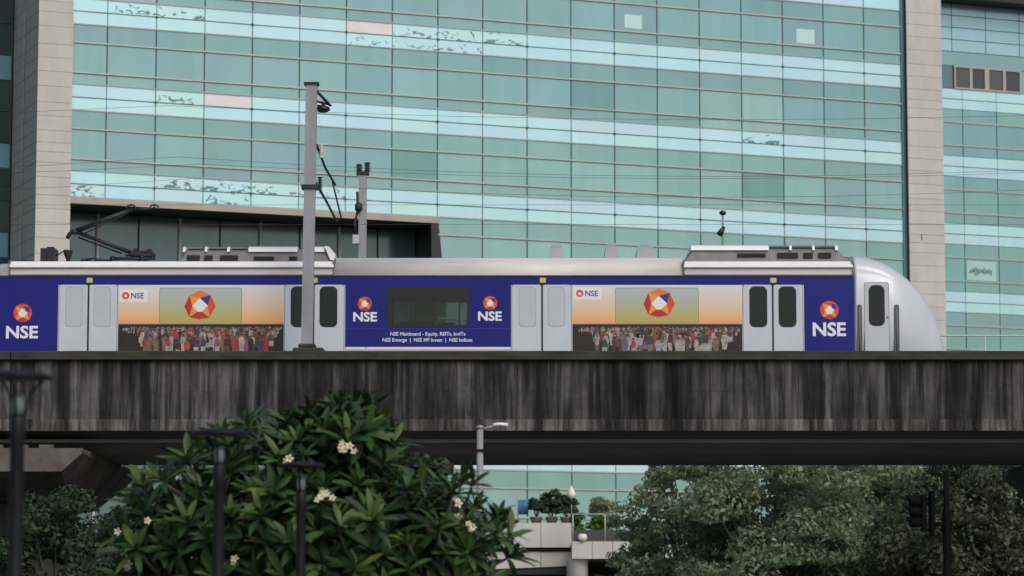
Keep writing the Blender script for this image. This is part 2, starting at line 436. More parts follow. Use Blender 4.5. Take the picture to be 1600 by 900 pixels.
# ------------------------------------------------------------------ overhead line masts
def Hbeam(m, x, y, z0, z1, w, lean=0.0, mi=0):
    t = w * .12; n = 1
    for (a, b_, c, d) in ((-w / 2, w / 2, -w / 2, -w / 2 + t), (-w / 2, w / 2, w / 2 - t, w / 2), (-t / 2, t / 2, -w / 2 + t, w / 2 - t)):
        k0 = len(m.v); m.box(x + a, x + b_, y + c, y + d, z0, z1, mi)
        for i in range(k0, len(m.v)):
            vx, vy, vz = m.v[i]; m.v[i] = (vx + lean * (vz - z0), vy, vz)
P0 = at(479.5, 545, 73.62); P1 = at(487, 133, 73.62); lean = (P1.x - P0.x) / (P1.z - P0.z)
mast = thing('catenary_mast', 'tall grey steel overhead-line mast standing on the near parapet before the train', 'mast', (P0.x, 73.62, ZT), 0)
def L(mb, parent, name, mats, off, **kw):
    mb.v = [(x - off[0], y - off[1], z - off[2]) for x, y, z in mb.v]; return mb.build(name, mats, parent, **kw)
off = (P0.x, 73.62, ZT)
m = MB(); Hbeam(m, P0.x, 73.62, ZT, P1.z, .27, lean); L(m, mast, 'post', 'galvanised', off)
def mx(z): return P0.x + lean * (z - ZT)
m = MB(); m.box(P0.x - .32, P0.x + .42, 73.36, 73.9, ZT - .02, ZT + .10); m.box(P0.x - .2, P0.x + .22, 73.42, 73.84, ZT + .10, ZT + .2)
o = L(m, mast, 'base_block', 'coping_concrete', off); bevel(o, .03, 1)
zt = P1.z
m = MB(); m.box(mx(zt) - .18, mx(zt) + .18, 73.44, 73.8, zt, zt + .05); L(m, mast, 'cap_plate', 'panto_metal', off)
m = MB(); m.tube([(mx(zt), 73.62, zt - .02), (mx(zt) + .38, 74.0, zt - .38), (mx(zt) + .42, 74.2, zt - .40)], .035, 6); m.tube([(mx(zt) + .1, 73.7, zt - .38), (mx(zt) + .42, 74.1, zt - .40)], .03, 6)
L(m, mast, 'top_bracket', 'panto_metal', off)
m = MB(); zl = at(500, 171, 73.9).z
m.lathe(mx(zl) + .27, 73.9, [(.03, zl + .14), (.05, zl + .10), (.16, zl + .05), (.17, zl - .02), (.10, zl - .07)], 12); m.tube([(mx(zl), 73.7, zl + .08), (mx(zl) + .27, 73.9, zl + .08)], .025, 6)
L(m, mast, 'hanging_lamp', 'panto_metal', off)
zc2 = at(481, 293, 73.62).z
m = MB(); m.box(mx(zc2) - .2, mx(zc2) + .2, 73.44, 73.8, zc2 - .05, zc2 + .05); L(m, mast, 'clamp_collar', 'panto_metal', off)
zA = at(490, 225, 73.7).z; zBk = at(490, 285, 73.7).z
m = MB(); m.tube([(mx(zA) + .13, 73.75, zA), (mx(zA) + .3, 74.6, zA - .45), (mx(zA) + .45, 76.3, zA - .62)], .03, 6); m.tube([(mx(zBk) + .13, 73.75, zBk), (mx(zBk) + .35, 74.6, zBk - .35), (mx(zBk) + .5, 76.3, zBk - .6)], .03, 6)
m.tube([(mx(zA) + .4, 75.9, zA - .6), (mx(zBk) + .62, 76.4, zBk - .55)], .022, 6)
L(m, mast, 'cantilever_arm', 'panto_metal', off)
for zz, dx in ((zA - .3, .24), (zBk - .16, .22)):
    m = MB(); prof = []
    for i in range(6): prof += [(.035, zz + i * .06), (.075, zz + i * .06 + .02), (.035, zz + i * .06 + .04)]
    m.lathe(mx(zz) + dx, 74.0, prof, 10); L(m, mast, 'insulator', 'petal_white' if zz == zA - .3 else 'insulator_dark', off)

Q0 = at(567, 262, 81.9)
mast2 = thing('catenary_mast', 'shorter grey overhead-line mast with black insulators rising behind the train roof', 'mast', (Q0.x, 81.9, ZT))
off = (Q0.x, 81.9, ZT)
m = MB(); Hbeam(m, Q0.x, 81.9, ZT, Q0.z - .2, .21); L(m, mast2, 'post', 'galvanised', off)
m = MB(); m.box(Q0.x - .17, Q0.x + .17, 81.75, 82.05, Q0.z - .2, Q0.z - .12); L(m, mast2, 'cap_plate', 'panto_metal', off)
for dx, h in ((-.1, .2), (.12, .26)):
    m = MB(); prof = [(.04, Q0.z - .12)]
    for i in range(4): prof += [(.05, Q0.z - .1 + i * h / 4), (.10, Q0.z - .08 + i * h / 4), (.05, Q0.z - .05 + i * h / 4)]
    m.lathe(Q0.x + dx, 81.9, prof, 10); L(m, mast2, 'insulator', 'insulator_dark', off)
m = MB(); zz = at(560, 300, 81.8).z
m.tube([(Q0.x - .14, 81.75, zz), (Q0.x - .12, 81.75, zz - .5), (Q0.x - .2, 81.6, zz - .9), (Q0.x - .12, 81.75, zz - 1.3)], .035, 6)
m.lathe(Q0.x - .1, 81.7, [(.05, zz - .55), (.1, zz - .5), (.1, zz - .35), (.05, zz - .3)], 8)
L(m, mast2, 'cable_drop', 'panto_metal', off)
m = MB(); m.box(Q0.x - .25, Q0.x - .08, 81.62, 81.8, zz - 1.42, zz - 1.18); L(m, mast2, 'junction_box', 'handrail_paint', off)
Q0 = at(1128, 329, 81.9)
mast3 = thing('wire_post', 'thin dark wire post with a small insulator above the roof fairing at right', 'post', (Q0.x, 81.9, ZT))
off = (Q0.x, 81.9, ZT)
m = MB(); m.tube([(Q0.x + .02, 81.9, Q0.z), (Q0.x + .02, 81.9, Q0.z - .7), (Q0.x, 81.9, ZT)], .03, 6); L(m, mast3, 'post', 'galvanised', off)
m = MB(); m.lathe(Q0.x + .02, 81.9, [(.03, Q0.z), (.09, Q0.z - .03), (.09, Q0.z - .1), (.03, Q0.z - .13)], 8); L(m, mast3, 'cap', 'insulator_dark', off)
m = MB(); m.tube([(Q0.x + .05, 81.9, Q0.z - .45), (Q0.x - .08, 81.85, Q0.z - .66)], [.05, .09], 8); L(m, mast3, 'insulator', 'insulator_dark', off)

ZCW = at(220, 322, 76.45).z
def wire(name, label, y, z, sag=.0, r=.0045, group='overhead wires'):
    m = MB()
    for i in range(len(SPANS) - 1):
        a, b_ = SPANS[i] + 3.6, SPANS[i + 1] + 3.6
        m.tube([(a + (b_ - a) * t, y, z - sag * 4 * t * (1 - t)) for t in (0, .125, .25, .375, .5, .625, .75, .875, 1)], r, 5)
    tag(m.build(name, 'wire_metal'), label, 'wire', group)
wire('contact_wire', 'contact wire touched by the raised pantograph of the train', 76.45, ZCW + .03)
wire('messenger_wire', 'sagging messenger wire above the near contact wire', 76.45, ZCW + 1.25, .5)
wire('contact_wire', 'contact wire over the empty far track', 80.1, ZCW + .03)
wire('messenger_wire', 'sagging messenger wire above the far contact wire', 80.1, ZCW + 1.25, .5)
wire('feeder_wire', 'highest feeder wire fixed near the top of the tall mast', 74.1, P1.z - .42, .35)
wire('feeder_wire', 'feeder wire carried on top of the shorter far mast', 81.9, at(567, 262, 81.9).z + .1, .4)

# ================================================================== TRAIN
TY = 75.0; TC = 76.45
def TX(u): return at(u, 490, TY).x
def TZ(v): return at(800, v, TY).z
train = thing('metro_train', 'white and dark blue metro train with printed advertising wraps and rounded cab', 'train', (0, TC, ZT - 1.35))
toff = (0, TC, ZT - 1.35)
def T(mb, name, mats, parent=None, **kw):
    mb.v = [(x - toff[0], y - toff[1], z - toff[2]) for x, y, z in mb.v]
    return mb.build(name, mats, parent or train, **kw)
ZG = TZ(431); zfl = ZT - .95
PROF = [(TY + .10, zfl), (TY, zfl + .25), (TY, ZG - .02), (TY + .02, ZG + .01), (TY + .035, ZG + .12), (TY + .07, ZG + .21), (TY + .15, ZG + .29), (TY + .34, ZG + .34), (TY + .7, ZG + .38), (TC, ZG + .40)]
PROF = PROF + [(2 * TC - y, z) for y, z in PROF[-2::-1]]
NPROF = [(TY + .16, zfl), (TY + .05, TZ(545)), (TY, TZ(517)), (TY, ZG - .02), (TY + .02, ZG + .01), (TY + .035, ZG + .14), (TY + .075, ZG + .27), (TY + .17, ZG + .40), (TY + .34, ZG + .50), (TY + .7, ZG + .58), (TC, ZG + .62)]
NPROF = NPROF + [(2 * TC - y, z) for y, z in NPROF[-2::-1]]
XL, XN = TX(-3), TX(1336)
m = MB(); n = len(PROF)
for i in range(n):
    a, b_ = PROF[i], PROF[(i + 1) % n]
    roof = min(a[1], b_[1]) >= ZG - .03
    if i in (1, n - 3) and abs(a[0] - b_[0]) < 1e-6 and abs(a[1] - b_[1]) > 1:      # the sides, with the opening of the picture window
        y = a[0]; zl_, zh_ = sorted((a[1], b_[1])); wx0, wx1, wz0, wz1 = TX(607), TX(730.5), TZ(508.5), TZ(451)
        for (x0, x1, z0, z1) in ((XL, wx0, zl_, zh_), (wx1, XN, zl_, zh_), (wx0, wx1, zl_, wz0), (wx0, wx1, wz1, zh_)):
            m.face([(x0, y, z0), (x1, y, z0), (x1, y, z1), (x0, y, z1)], 0)
        continue
    m.face([(XL, *a), (XN, *a), (XN, *b_), (XL, *b_)], 1 if roof else 0, roof)
m.face([(XL, *p) for p in PROF], 0); m.face([(XN, *p) for p in PROF], 0)
body = T(m, 'car_body', ['white_paint', 'roof_silver'])
# nose, lofted
def interp(x, pts):
    for (a, b_), (c, d) in zip(pts, pts[1:]):
        if x <= c: return b_ + (d - b_) * (x - a) / (c - a)
    return pts[-1][1]
tops = [(1336, 401), (1352, 402), (1366, 405), (1380, 409.5), (1394, 416), (1408, 425), (1422, 436), (1436, 450), (1448, 465), (1458, 481), (1467, 500), (1473, 518), (1477, 535), (1480, 552), (1481.5, 570)]
h0 = NPROF[10][1] - zfl
zref = at(800, 401, TY + .4).z
rows = []
us = [1336, 1340, 1346, 1352, 1359, 1366, 1373, 1380, 1387, 1394, 1401, 1408, 1415, 1422, 1429, 1436, 1442, 1448, 1453, 1458, 1463, 1467, 1470, 1473, 1475, 1477, 1478.5, 1480, 1481.5]
for u in us:
    tz = at(800, interp(u, tops), TY + .4).z
    h = h0 + (tz - zref); t = (u - 1336) / (1482 - 1336)
    wdt = 1.45 * (1 - .0 * t) if t < .3 else 1.45 * (1 - .42 * ((t - .3) / .7) ** 2.2)
    rows.append([(TX(u), TC + (y - TC) * wdt / 1.45, zfl + (z - zfl) * max(h, .15) / h0) for y, z in NPROF])
m = MB()
k = len(PROF)
m.grid(rows, 0, True, True, True)
for fi, f in enumerate(m.f):
    if len(f) == 4:
        c = sum((Vector(m.v[i]) for i in f), Vector()) / 4
        if c.x > TX(1405) and abs(c.y - TC) < .75 and c.z > zfl + 1.0 and c.x < TX(1470): m.m[fi] = 1
nose = T(m, 'cab_nose', ['white_paint', 'dark_glass'])
m = MB(); m.box(TX(1471), TX(1480.5), TC - .5, TC + .2, TZ(541), TZ(527)); o = T(m, 'nose_lamp', 'rubber_black'); bevel(o, .02, 1)
m = MB(); m.prism_x([(y if abs(y - TC) < 1.4 else TC + (y - TC) * 1.003, z + .003) for y, z in PROF], TX(1334.5), TX(1337.5)); T(m, 'joint_band', 'seam_grey')
# side panels, each a sheet proud of the body
def sheet(name, mat, u0, u1, v0, v1, d=.006, parent=None, r=0):
    m = MB()
    if r: m.prism_y(rrect(TX(u0), TX(u1), TZ(v1), TZ(v0), r), TY - d, TY + .004)
    else: m.box(TX(u0), TX(u1), TY - d, TY + .004, TZ(v1), TZ(v0))
    return T(m, name, mat, parent)
VB = 556                                       # hidden lower edge, behind the coping
band = sheet('blue_band', 'blue_vinyl', -3, 1335, 432.5, 445)
def logo_simple(cx, cy, r, d, parent):
    """round red-orange emblem with a star of flames and a white heart"""
    x, z = TX(cx), TZ(cy)
    def poly(pts, mat, dd, name):
        m = MB(); m.prism_y([(x + px * r, z + pz * r) for px, pz in pts], TY - d - dd, TY - d + .001); T(m, name, mat, parent)
    circ = lambda q, n=20: [(q * math.cos(2 * math.pi * i / n), q * math.sin(2 * math.pi * i / n)) for i in range(n)]
    poly(circ(1.0), 'logo_vermilion', .002, 'emblem_disc')
    poly([(-.72, -.78), (0, -.45), (.72, -.78), (.5, -.05), (.78, .5), (.2, .45), (-.75, .72), (-.5, 0)], 'logo_amber', .004, 'emblem_flame')
    poly([(-.15, -.95), (.5, -.8), (0, -.52), (-.5, -.8)], 'logo_red', .005, 'emblem_base')
    poly([(.12, .72), (.72, .6), (.78, .12), (.35, .15)], 'logo_blue', .005, 'emblem_facet')
    poly([(-.48, -.02), (-.05, .52), (.5, -.02), (.18, -.45), (-.25, -.42)], 'print_white', .006, 'emblem_heart')
def logo_big(cx, cy, r, d, parent):
    x, z = TX(cx), TZ(cy)
    def poly(pts, mat, dd, name):
        m = MB(); m.prism_y([(x + px * r, z + pz * r) for px, pz in pts], TY - d - dd, TY - d + .001); T(m, name, mat, parent)
    O = [(-1.0, -.02), (-.68, .68), (0, 1.0), (.68, .70), (1.0, -.02), (.62, -.74), (-.02, -.86), (-.68, -.72)]
    I = [(-.50, .0), (-.02, .50), (.50, .02), (.12, -.38), (-.16, -.38)]
    poly([O[0], O[1], (-.52, .18), (-.46, -.10), O[7]], 'logo_red', .002, 'emblem_facet')
    poly([O[1], O[2], O[3], (.05, .50), I[1]], 'logo_orange', .002, 'emblem_facet')
    poly([O[1], I[1], I[0]], 'logo_amber', .003, 'emblem_facet')
    poly([O[3], I[2], I[1]], 'logo_blue', .003, 'emblem_facet')
    poly([O[3], O[4], O[5], I[2]], 'logo_vermilion', .002, 'emblem_facet')
    poly([O[5], I[3], I[2]], 'logo_amber', .003, 'emblem_facet')
    poly([O[7], I[0], I[4]], 'logo_amber', .003, 'emblem_facet')
    poly([O[5], O[6], O[7], I[4], I[3]], 'logo_red', .002, 'emblem_facet')
    poly(I, 'print_white', .004, 'emblem_heart')
def word(txt, uc, vc, wpx, hpx, mat, d, parent, offs=.03):
    me = text_mesh(txt, 1.0, offs); s = TX(800 + wpx) - TX(800); fit_width(me, s); fit_height(me, TZ(500) - TZ(500 + hpx))
    for v in me.vertices: v.co.y = -.001 if v.co.y < 0 else .001
    me.materials.clear(); me.materials.append(MATS[mat])
    o = link('lettering', me, parent, (TX(uc) - toff[0], TY - d - .0012 - toff[1], TZ(vc) - toff[2]))
    return o
# blue panels with emblem and word
p = sheet('blue_panel', 'blue_vinyl', -3, 90.5, 445, VB, .0055); logo_simple(35.5, 489, 14.5 / 63.6, .006, p); word('NSE', 35, 519, 50, 20, 'vinyl_text', .0065, p)
m = MB()
for q in ((539.5, 605, 445, 542), (732.5, 798.5, 445, 542), (605, 732.5, 445, 449), (605, 732.5, 510.5, 542)): m.box(TX(q[0]), TX(q[1]), TY - .0055, TY + .004, TZ(q[3]), TZ(q[2]))
p = T(m, 'blue_panel', 'blue_vinyl')
logo_simple(570, 474.5, 11 / 63.6, .006, p); word('NSE', 570.5, 495, 37, 15, 'vinyl_text', .0065, p)
logo_simple(766, 473.5, 11 / 63.6, .006, p); word('NSE', 765.5, 494, 37, 15, 'vinyl_text', .0065, p)
word('NSE Mainboard - Equity, REITs, InvITs', 668.5, 522.5, 117, 7.5, 'vinyl_text', .0065, p, .012)
word('NSE Emerge  |  NSE MF Invest  |  NSE Indices', 668, 532, 140, 7.5, 'vinyl_text', .0065, p, .012)
sheet('panel_groove', 'logo_blue', 540, 798, 513.2, 514.2, .0065, p)
sheet('sill_strip', 'fairing_white', 541, 570, 542.5, 546, .012); sheet('sill_strip', 'fairing_white', 574, 797, 542.5, 546, .012)
def framed(name, yo, d, u0, u1, v0, v1, t, mat):
    """a rounded frame with a real opening"""
    m = MB(); o_ = rrect(TX(u0), TX(u1), TZ(v1), TZ(v0), .012); i_ = rrect(TX(u0) + t, TX(u1) - t, TZ(v1) + t, TZ(v0) - t, .07)
    for ya in (yo - d, yo + d):
        for q in range(len(o_)):
            r_ = (q + 1) % len(o_); m.face([(o_[q][0], ya, o_[q][1]), (o_[r_][0], ya, o_[r_][1]), (i_[r_][0], ya, i_[r_][1]), (i_[q][0], ya, i_[q][1])])
    for ring_ in (o_, i_):
        for q in range(len(ring_)):
            r_ = (q + 1) % len(ring_); m.face([(ring_[q][0], yo - d, ring_[q][1]), (ring_[r_][0], yo - d, ring_[r_][1]), (ring_[r_][0], yo + d, ring_[r_][1]), (ring_[q][0], yo + d, ring_[q][1])])
    return T(m, name, mat)
win = framed('picture_window', TY, .013, 604.5, 733, 448.5, 511, .06, 'rubber_black')
m = MB(); m.prism_y(rrect(TX(607), TX(730.5), TZ(508.5), TZ(451), .08), TY - .006, TY + .002); T(m, 'window_pane', 'tinted_train_glass', win)
win2 = framed('picture_window', 2 * TC - TY, .013, 604.5, 733, 448.5, 511, .06, 'rubber_black')
m = MB(); m.prism_y(rrect(TX(607), TX(730.5), TZ(508.5), TZ(451), .08), 2 * TC - TY - .002, 2 * TC - TY + .006); T(m, 'window_pane', 'tinted_train_glass', win2)
# what shows through that window: floor, ceiling, bulkheads, seats, grab poles
ia, ib = TX(560), TX(778)
m = MB(); m.box(ia, ib, TY + .05, 2 * TC - TY - .05, zfl + .9, zfl + .95); m.box(ia, ib, TY + .05, 2 * TC - TY - .05, ZG - .16, ZG - .10)
m.box(ia - .04, ia, TY + .05, 2 * TC - TY - .05, zfl + .95, ZG - .16); m.box(ib, ib + .04, TY + .05, 2 * TC - TY - .05, zfl + .95, ZG - .16)
T(m, 'saloon_lining', 'saloon_grey')
for u in (628, 661, 694):
    m = MB(); y = 2 * TC - TY - .5; m.box(TX(u - 15), TX(u + 15), y, y + .1, zfl + 1.3, TZ(488)); bevel(T(m, 'seat_back', 'seat_blue'), .03, 2)
for u, y in ((640, TC), (676, TC - .2), (716, TC + .1)):
    m = MB(); m.tube([(TX(u), y, zfl + .95), (TX(u), y, ZG - .16)], .018, 8); T(m, 'grab_pole', 'panto_metal')
m = MB(); m.tube([(ia, TC - .4, ZG - .42), (ib, TC - .4, ZG - .42)], .016, 6)
for i in range(9):
    x = ia + .3 + i * .37; m.tube([(x, TC - .4, ZG - .42), (x, TC - .4, ZG - .58)], .012, 5); m.tube([(x - .06, TC - .4, ZG - .66), (x, TC - .4, ZG - .57), (x + .06, TC - .4, ZG - .66), (x - .06, TC - .4, ZG - .66)], .01, 5)
T(m, 'hand_straps', 'panto_metal')
p = sheet('blue_panel', 'blue_vinyl', 1256.5, 1335, 445, VB, .0055); logo_simple(1296, 484.5, 14.5 / 63.6, .006, p); word('NSE', 1295.5, 514.5, 52, 22, 'vinyl_text', .0065, p)
# advertising wraps
def crowd(u0, u1, parent, seed):
    rnd = random.Random(seed); m = MB(); mats = ['crowd_%d' % i for i in range(len(CROWD))] + ['skin_print', 'hair_print']
    sk, hr = len(CROWD), len(CROWD) + 1; px = 1 / 63.6
    def fig(x, zb, h, layer):
        y = TY - .0075 - layer * .0006
        w = h * rnd.uniform(.18, .30); c = rnd.choices(range(len(CROWD)), [5, 5, 4, 6, 5, 4, 3, 3, 4, 5, 4, 2, 3, 5, 3])[0]; c2 = rnd.choice([c, c, 0, 1, 13, 8, 9])
        r = h * .075; zt = min(zb + h, TZ(509.5) - rnd.uniform(0, .05)); h = zt - zb; r = h * .075
        j = lambda: rnd.uniform(.85, 1.15)
        m.face([(x - w * .5 * j(), y, zb), (x + w * .5 * j(), y, zb), (x + w * .6 * j(), y, zb + h * .45), (x - w * .6 * j(), y, zb + h * .45)], c2)
        m.face([(x - w * .62, y - .0001, zb + h * .4), (x + w * .62, y - .0001, zb + h * .4), (x + w * .75 * j(), y - .0001, zb + h * .62), (x + w * .45, y - .0001, zt - r * 2.1), (x - w * .45, y - .0001, zt - r * 2.1), (x - w * .75 * j(), y - .0001, zb + h * .62)], c)
        m.face([(x + r * .85 * math.cos(a), y - .0002, zt - r * 1.1 + r * 1.1 * math.sin(a)) for a in (i * math.pi / 4 for i in range(8))], sk)
        top = hr if rnd.random() < .65 else rnd.choice([0, 3, 4, 5, 1])
        m.face([(x + r * .95 * math.cos(a), y - .0003, zt - r * .95 + r * 1.1 * math.sin(a)) for a in (i * math.pi / 5 for i in range(6))], top)
    X0, X1 = TX(u0), TX(u1); wid = X1 - X0; lay = 0
    for row, (vb, hpx, n, a, b_) in enumerate([(516, 8, 130, .03, .99), (518, 9, 110, .05, .98), (521, 12, 80, .08, .97), (526, 16, 56, .11, .96), (533, 20, 40, .12, .94), (541, 24, 28, .13, .93), (548, 27, 19, .13, .92), (553, 27, 12, .15, .88)]):
        for i in range(n):
            x = X0 + wid * (a + (b_ - a) * (i + rnd.uniform(.15, .85)) / n)
            fig(x, TZ(vb) + rnd.uniform(-.06, .03), hpx * px * rnd.uniform(.85, 1.12), row + rnd.random() * .8)
    me_o = T(m, 'crowd_print', mats, parent, fix=False); return me_o
def wrap(u0, u1, wx0, wx1, vlab, lx, cx, cy, seed):
    pan = sheet('sunset_panel', 'sunset_print', u0, u1, 445.5, 506.5, .0055)
    w_ = sheet('wrapped_window', 'seam_grey', wx0 - .8, wx1 + .8, 449.5, 506, .0062, pan, .06)
    sheet('window_film', 'sunset_window_print', wx0, wx1, 450.3, 506, .0068, pan, .055)
    sheet('window_edge', 'seam_grey', u0, u1, 505.9, 507.1, .0070, pan)
    logo_big(cx, cy, 24.5 / 63.6, .0072, pan)
    lab = sheet('white_label', 'print_white', lx, lx + 44, vlab - 9.5, vlab + 9.5, .0072, pan)
    x, z = TX(lx + 10), TZ(vlab)
    m = MB(); m.prism_y([(x + .092 * math.cos(a), z + .092 * math.sin(a)) for a in (i * math.pi / 8 for i in range(16))], TY - .0085, TY - .007); T(m, 'emblem_disc', 'logo_vermilion', pan)
    m = MB(); m.prism_y([(x + .04 * math.cos(a), z - .008 + .04 * math.sin(a)) for a in (i * math.pi / 4 for i in range(8))], TY - .0095, TY - .007); T(m, 'emblem_heart', 'print_white', pan)
    word('NSE', lx + 28.5, vlab, 20, 9, 'logo_blue', .0078, pan, .015)
    br = sheet('crowd_panel', 'print_brown', u0, u1, 507, VB, .0055); crowd(u0, u1, br, seed)
wrap(185, 443.5, 249.5, 377, 462, 186, 312.5, 478, 3)
wrap(894.5, 1159.5, 962, 1091, 458.5, 896, 1030, 474.5, 5)
# doors
def door(u0, um, u1, light, vt=446):
    fr = sheet('door_surround', 'seam_grey', u0 - .5, u1 + .5, vt - 3, VB, .004, None, .07)
    for a, b_ in ((u0, um - 1.2), (um + 1.2, u1)):
        lf = sheet('door_leaf', 'door_paint', a + .3, b_ - .3, vt - 1, VB, .013, None, .05)
        c = (a + b_) / 2 + (1.2 if a == u0 else -1.2); w_ = (b_ - a)
        if light:
            sheet('door_window', 'seam_grey', c - 13.2, c + 13.2, 448.5, 511, .0142, lf, .10)
            sheet('window_film', 'film_window', c - 12.8, c + 12.8, 449, 510.5, .0148, lf, .10)
        else:
            sheet('door_window', 'rubber_black', c - 14, c + 14, 447.5, 511.5, .0145, lf, .13)
            sheet('window_pane', 'dark_glass', c - 11.5, c + 11.5, 450.5, 508.5, .0165, lf, .10)
    sheet('door_seam', 'rubber_black', um - 1.2, um + 1.2, vt - 2, VB, .010)
    ml = sheet('marker_light', 'marker_lamp', um - 4.5 + 1, um + 6, 434.2, 442, .02); bevel(ml, .006, 1)
door(92, 138, 183, True); door(445, 490, 537.5, False); door(800, 847, 892.5, True); door(1161, 1207.5, 1254.5, False)
# cab door
sheet('cab_door', 'seam_grey', 1350.5, 1389.5, 441, VB, .003, None, .06); sheet('cab_door_leaf', 'white_paint', 1351.3, 1388.7, 441.8, VB, .006, None, .055)
cw = sheet('cab_window', 'rubber_black', 1357.5, 1382.5, 445.5, 509.5, .012, None, .14); sheet('window_pane', 'dark_glass', 1360, 1380, 448.5, 506.5, .014, cw, .11)
sheet('door_lock', 'seam_grey', 1385, 1388, 494, 498, .014, None, .015)
for uc in (1343, 1401):
    gg = sheet('grab_recess', 'grab_groove', uc - 4, uc + 4, 476, VB, .006, None, .05)
    m = MB(); m.tube([(TX(uc), TY - .012, TZ(VB)), (TX(uc), TY - .012, TZ(481))], .018, 8); T(m, 'grab_rail', 'seam_grey', gg)
# black strip standing in for the shadow line under the roof edge; roof equipment
sheet('gutter_shadow', 'rubber_black', -3, 1335, 430.5, 432.3, .015)
def fairing(u0, u1):
    z0, z1 = at(800, 419.5, TY).z, at(800, 407.5, TY).z
    m = MB(); pr = [(TY + .25, z0 + .02), (TY - .03, z0), (TY - .075, z0 + .025), (TY - .07, z0 + .05), (TY + .06, z1 - .01), (TY + .16, z1 + .005), (TY + .36, z1 + .0)]
    m.prism_x(pr, TX(u0), TX(u1)); o = T(m, 'roof_fairing', 'fairing_white')
    z2 = at(800, 429, TY).z
    m = MB(); m.prism_x([(TY - .01, z2), (TY - .008, z0 + .01), (TY + .2, z0 + .01), (TY + .2, z2)], TX(u0), TX(u1)); T(m, 'cove_panel', 'roof_silver')
    m = MB()
    for u in (u0, u1): m.box(TX(u) - .02, TX(u) + .02, TY - .03, TY + .25, z2, z1 + .01)
    T(m, 'fairing_end', 'seam_grey')
fairing(14, 521); fairing(1069, 1333)
def acunit(u0, u1, vt, vents, lids, slopes, white):
    zt = at(800, vt, TY + .6).z; zb = ZG + .30
    m = MB(); a, b_ = TX(u0), TX(u1)
    def ring(x, t, ins): return [(x, TY + .32, zb), (x, TY + .42 + ins, zb + (zt - zb) * t * .8), (x, TY + .62 + ins, zb + (zt - zb) * t), (x, 2 * TC - TY - .62 - ins, zb + (zt - zb) * t), (x, 2 * TC - TY - .42 - ins, zb + (zt - zb) * t * .8), (x, 2 * TC - TY - .32, zb)]
    m.grid([ring(a, .15, 0), ring(a + slopes[0], 1, 0), ring(b_ - slopes[1], 1, 0), ring(b_, .15, 0)], 0, False, True, True)
    un = T(m, 'air_conditioner', 'unit_grey')
    for (p_, q_, va, vb) in vents:
        m = MB(); za, zb2 = at(800, va, TY + .36).z, at(800, vb, TY + .36).z
        m.box(TX(p_), TX(q_), TY + .325, TY + .40, zb2, za); T(m, 'vent_grille', 'grille_dark', un)
        m = MB(); nn = 3
        for i in range(nn): m.box(TX(p_), TX(q_), TY + .315, TY + .33, zb2 + (za - zb2) * (i + .5) / nn - .006, zb2 + (za - zb2) * (i + .5) / nn + .006)
        T(m, 'vent_louvre', 'rubber_black', un)
    for (p_, q_) in lids:
        m = MB(); m.box(TX(p_), TX(q_), TY + .5, 2 * TC - TY - .5, zt - .02, zt + .035); bevel(T(m, 'top_lid', 'unit_grey', un), .01, 1)
    for (p_, q_) in white:
        m = MB(); m.prism_x([(TY + .36, zt - .10), (TY + .40, zt + .0), (TY + .55, zt + .05), (2 * TC - TY - .55, zt + .05), (2 * TC - TY - .36, zt - .10)], TX(p_), TX(q_)); T(m, 'white_cover', 'fairing_white', un)
acunit(274, 523, 389, [(289, 309, 399, 407), (316, 329, 399, 407), (341, 369, 399, 407), (394, 426, 401, 407), (450, 462, 401, 407)], [(288, 314), (322, 350), (357, 382)], (.22, .2), [(282, 286), (316.5, 320), (351.5, 355.5), (385, 462), (486, 506)])
acunit(1068, 1333, 386.5, [(1155, 1199, 396, 401), (1218, 1250, 395, 403), (1259, 1273, 395, 403), (1282, 1302, 395, 403)], [(1207, 1236), (1241, 1272), (1277, 1308)], (.28, .35), [(1082, 1204), (1236.5, 1240.5), (1272.5, 1276.5), (1308.5, 1313)])
# slanted white end plate of the left unit
m = MB(); zq = ZG + .44; m.prism_y([(TX(505), zq + .34), (TX(512), zq + .33), (TX(523), zq + .12), (TX(520), zq - .02), (TX(514), zq)], TY + .3, TY + 2.4); T(m, 'end_cowl', 'fairing_white')
# vent domes on the middle of the roof
for u0, u1, a, b_, vt in ((859, 881, 862, 877, 384), (946, 970, 950, 962, 382), (996, 1026, 1001, 1021, 383)):
    zt = at(800, vt, TC - .5).z; zb = ZG + .5
    m = MB(); rr = lambda x0, x1, y0, y1, z: [(TX(x0), y0, z), (TX(x1), y0, z), (TX(x1), y1, z), (TX(x0), y1, z)]
    m.grid([rr(u0, u1, TY + .6, TC + .4, zb), rr((u0 + a) / 2, (u1 + b_) / 2, TY + .7, TC + .3, zb + (zt - zb) * .75), rr(a + 1, b_ - 1, TY + .8, TC + .2, zt)], 0, False, True, True)
    T(m, 'roof_vent', 'vent_grey')
m = MB(); rp_ = [(TY + .012, ZG + .02), (TY + .02, ZG + .10), (TY + .04, ZG + .20), (TY + .09, ZG + .29), (TY + .18, ZG + .37), (TY + .22, ZG + .375), (TY + .28, ZG + .46), (TY + .45, ZG + .50), (TY + .8, ZG + .54), (TC, ZG + .56)]
rp_ = rp_ + [(2 * TC - y, z) for y, z in rp_[-2::-1]]
m.grid([[(x, y, z) for y, z in rp_] for x in (TX(523), TX(1067.5))], 0, True); m.face([(TX(523), y, z) for y, z in rp_]); m.face([(TX(1067.5), y, z) for y, z in rp_])
T(m, 'roof_shell', 'roof_silver')
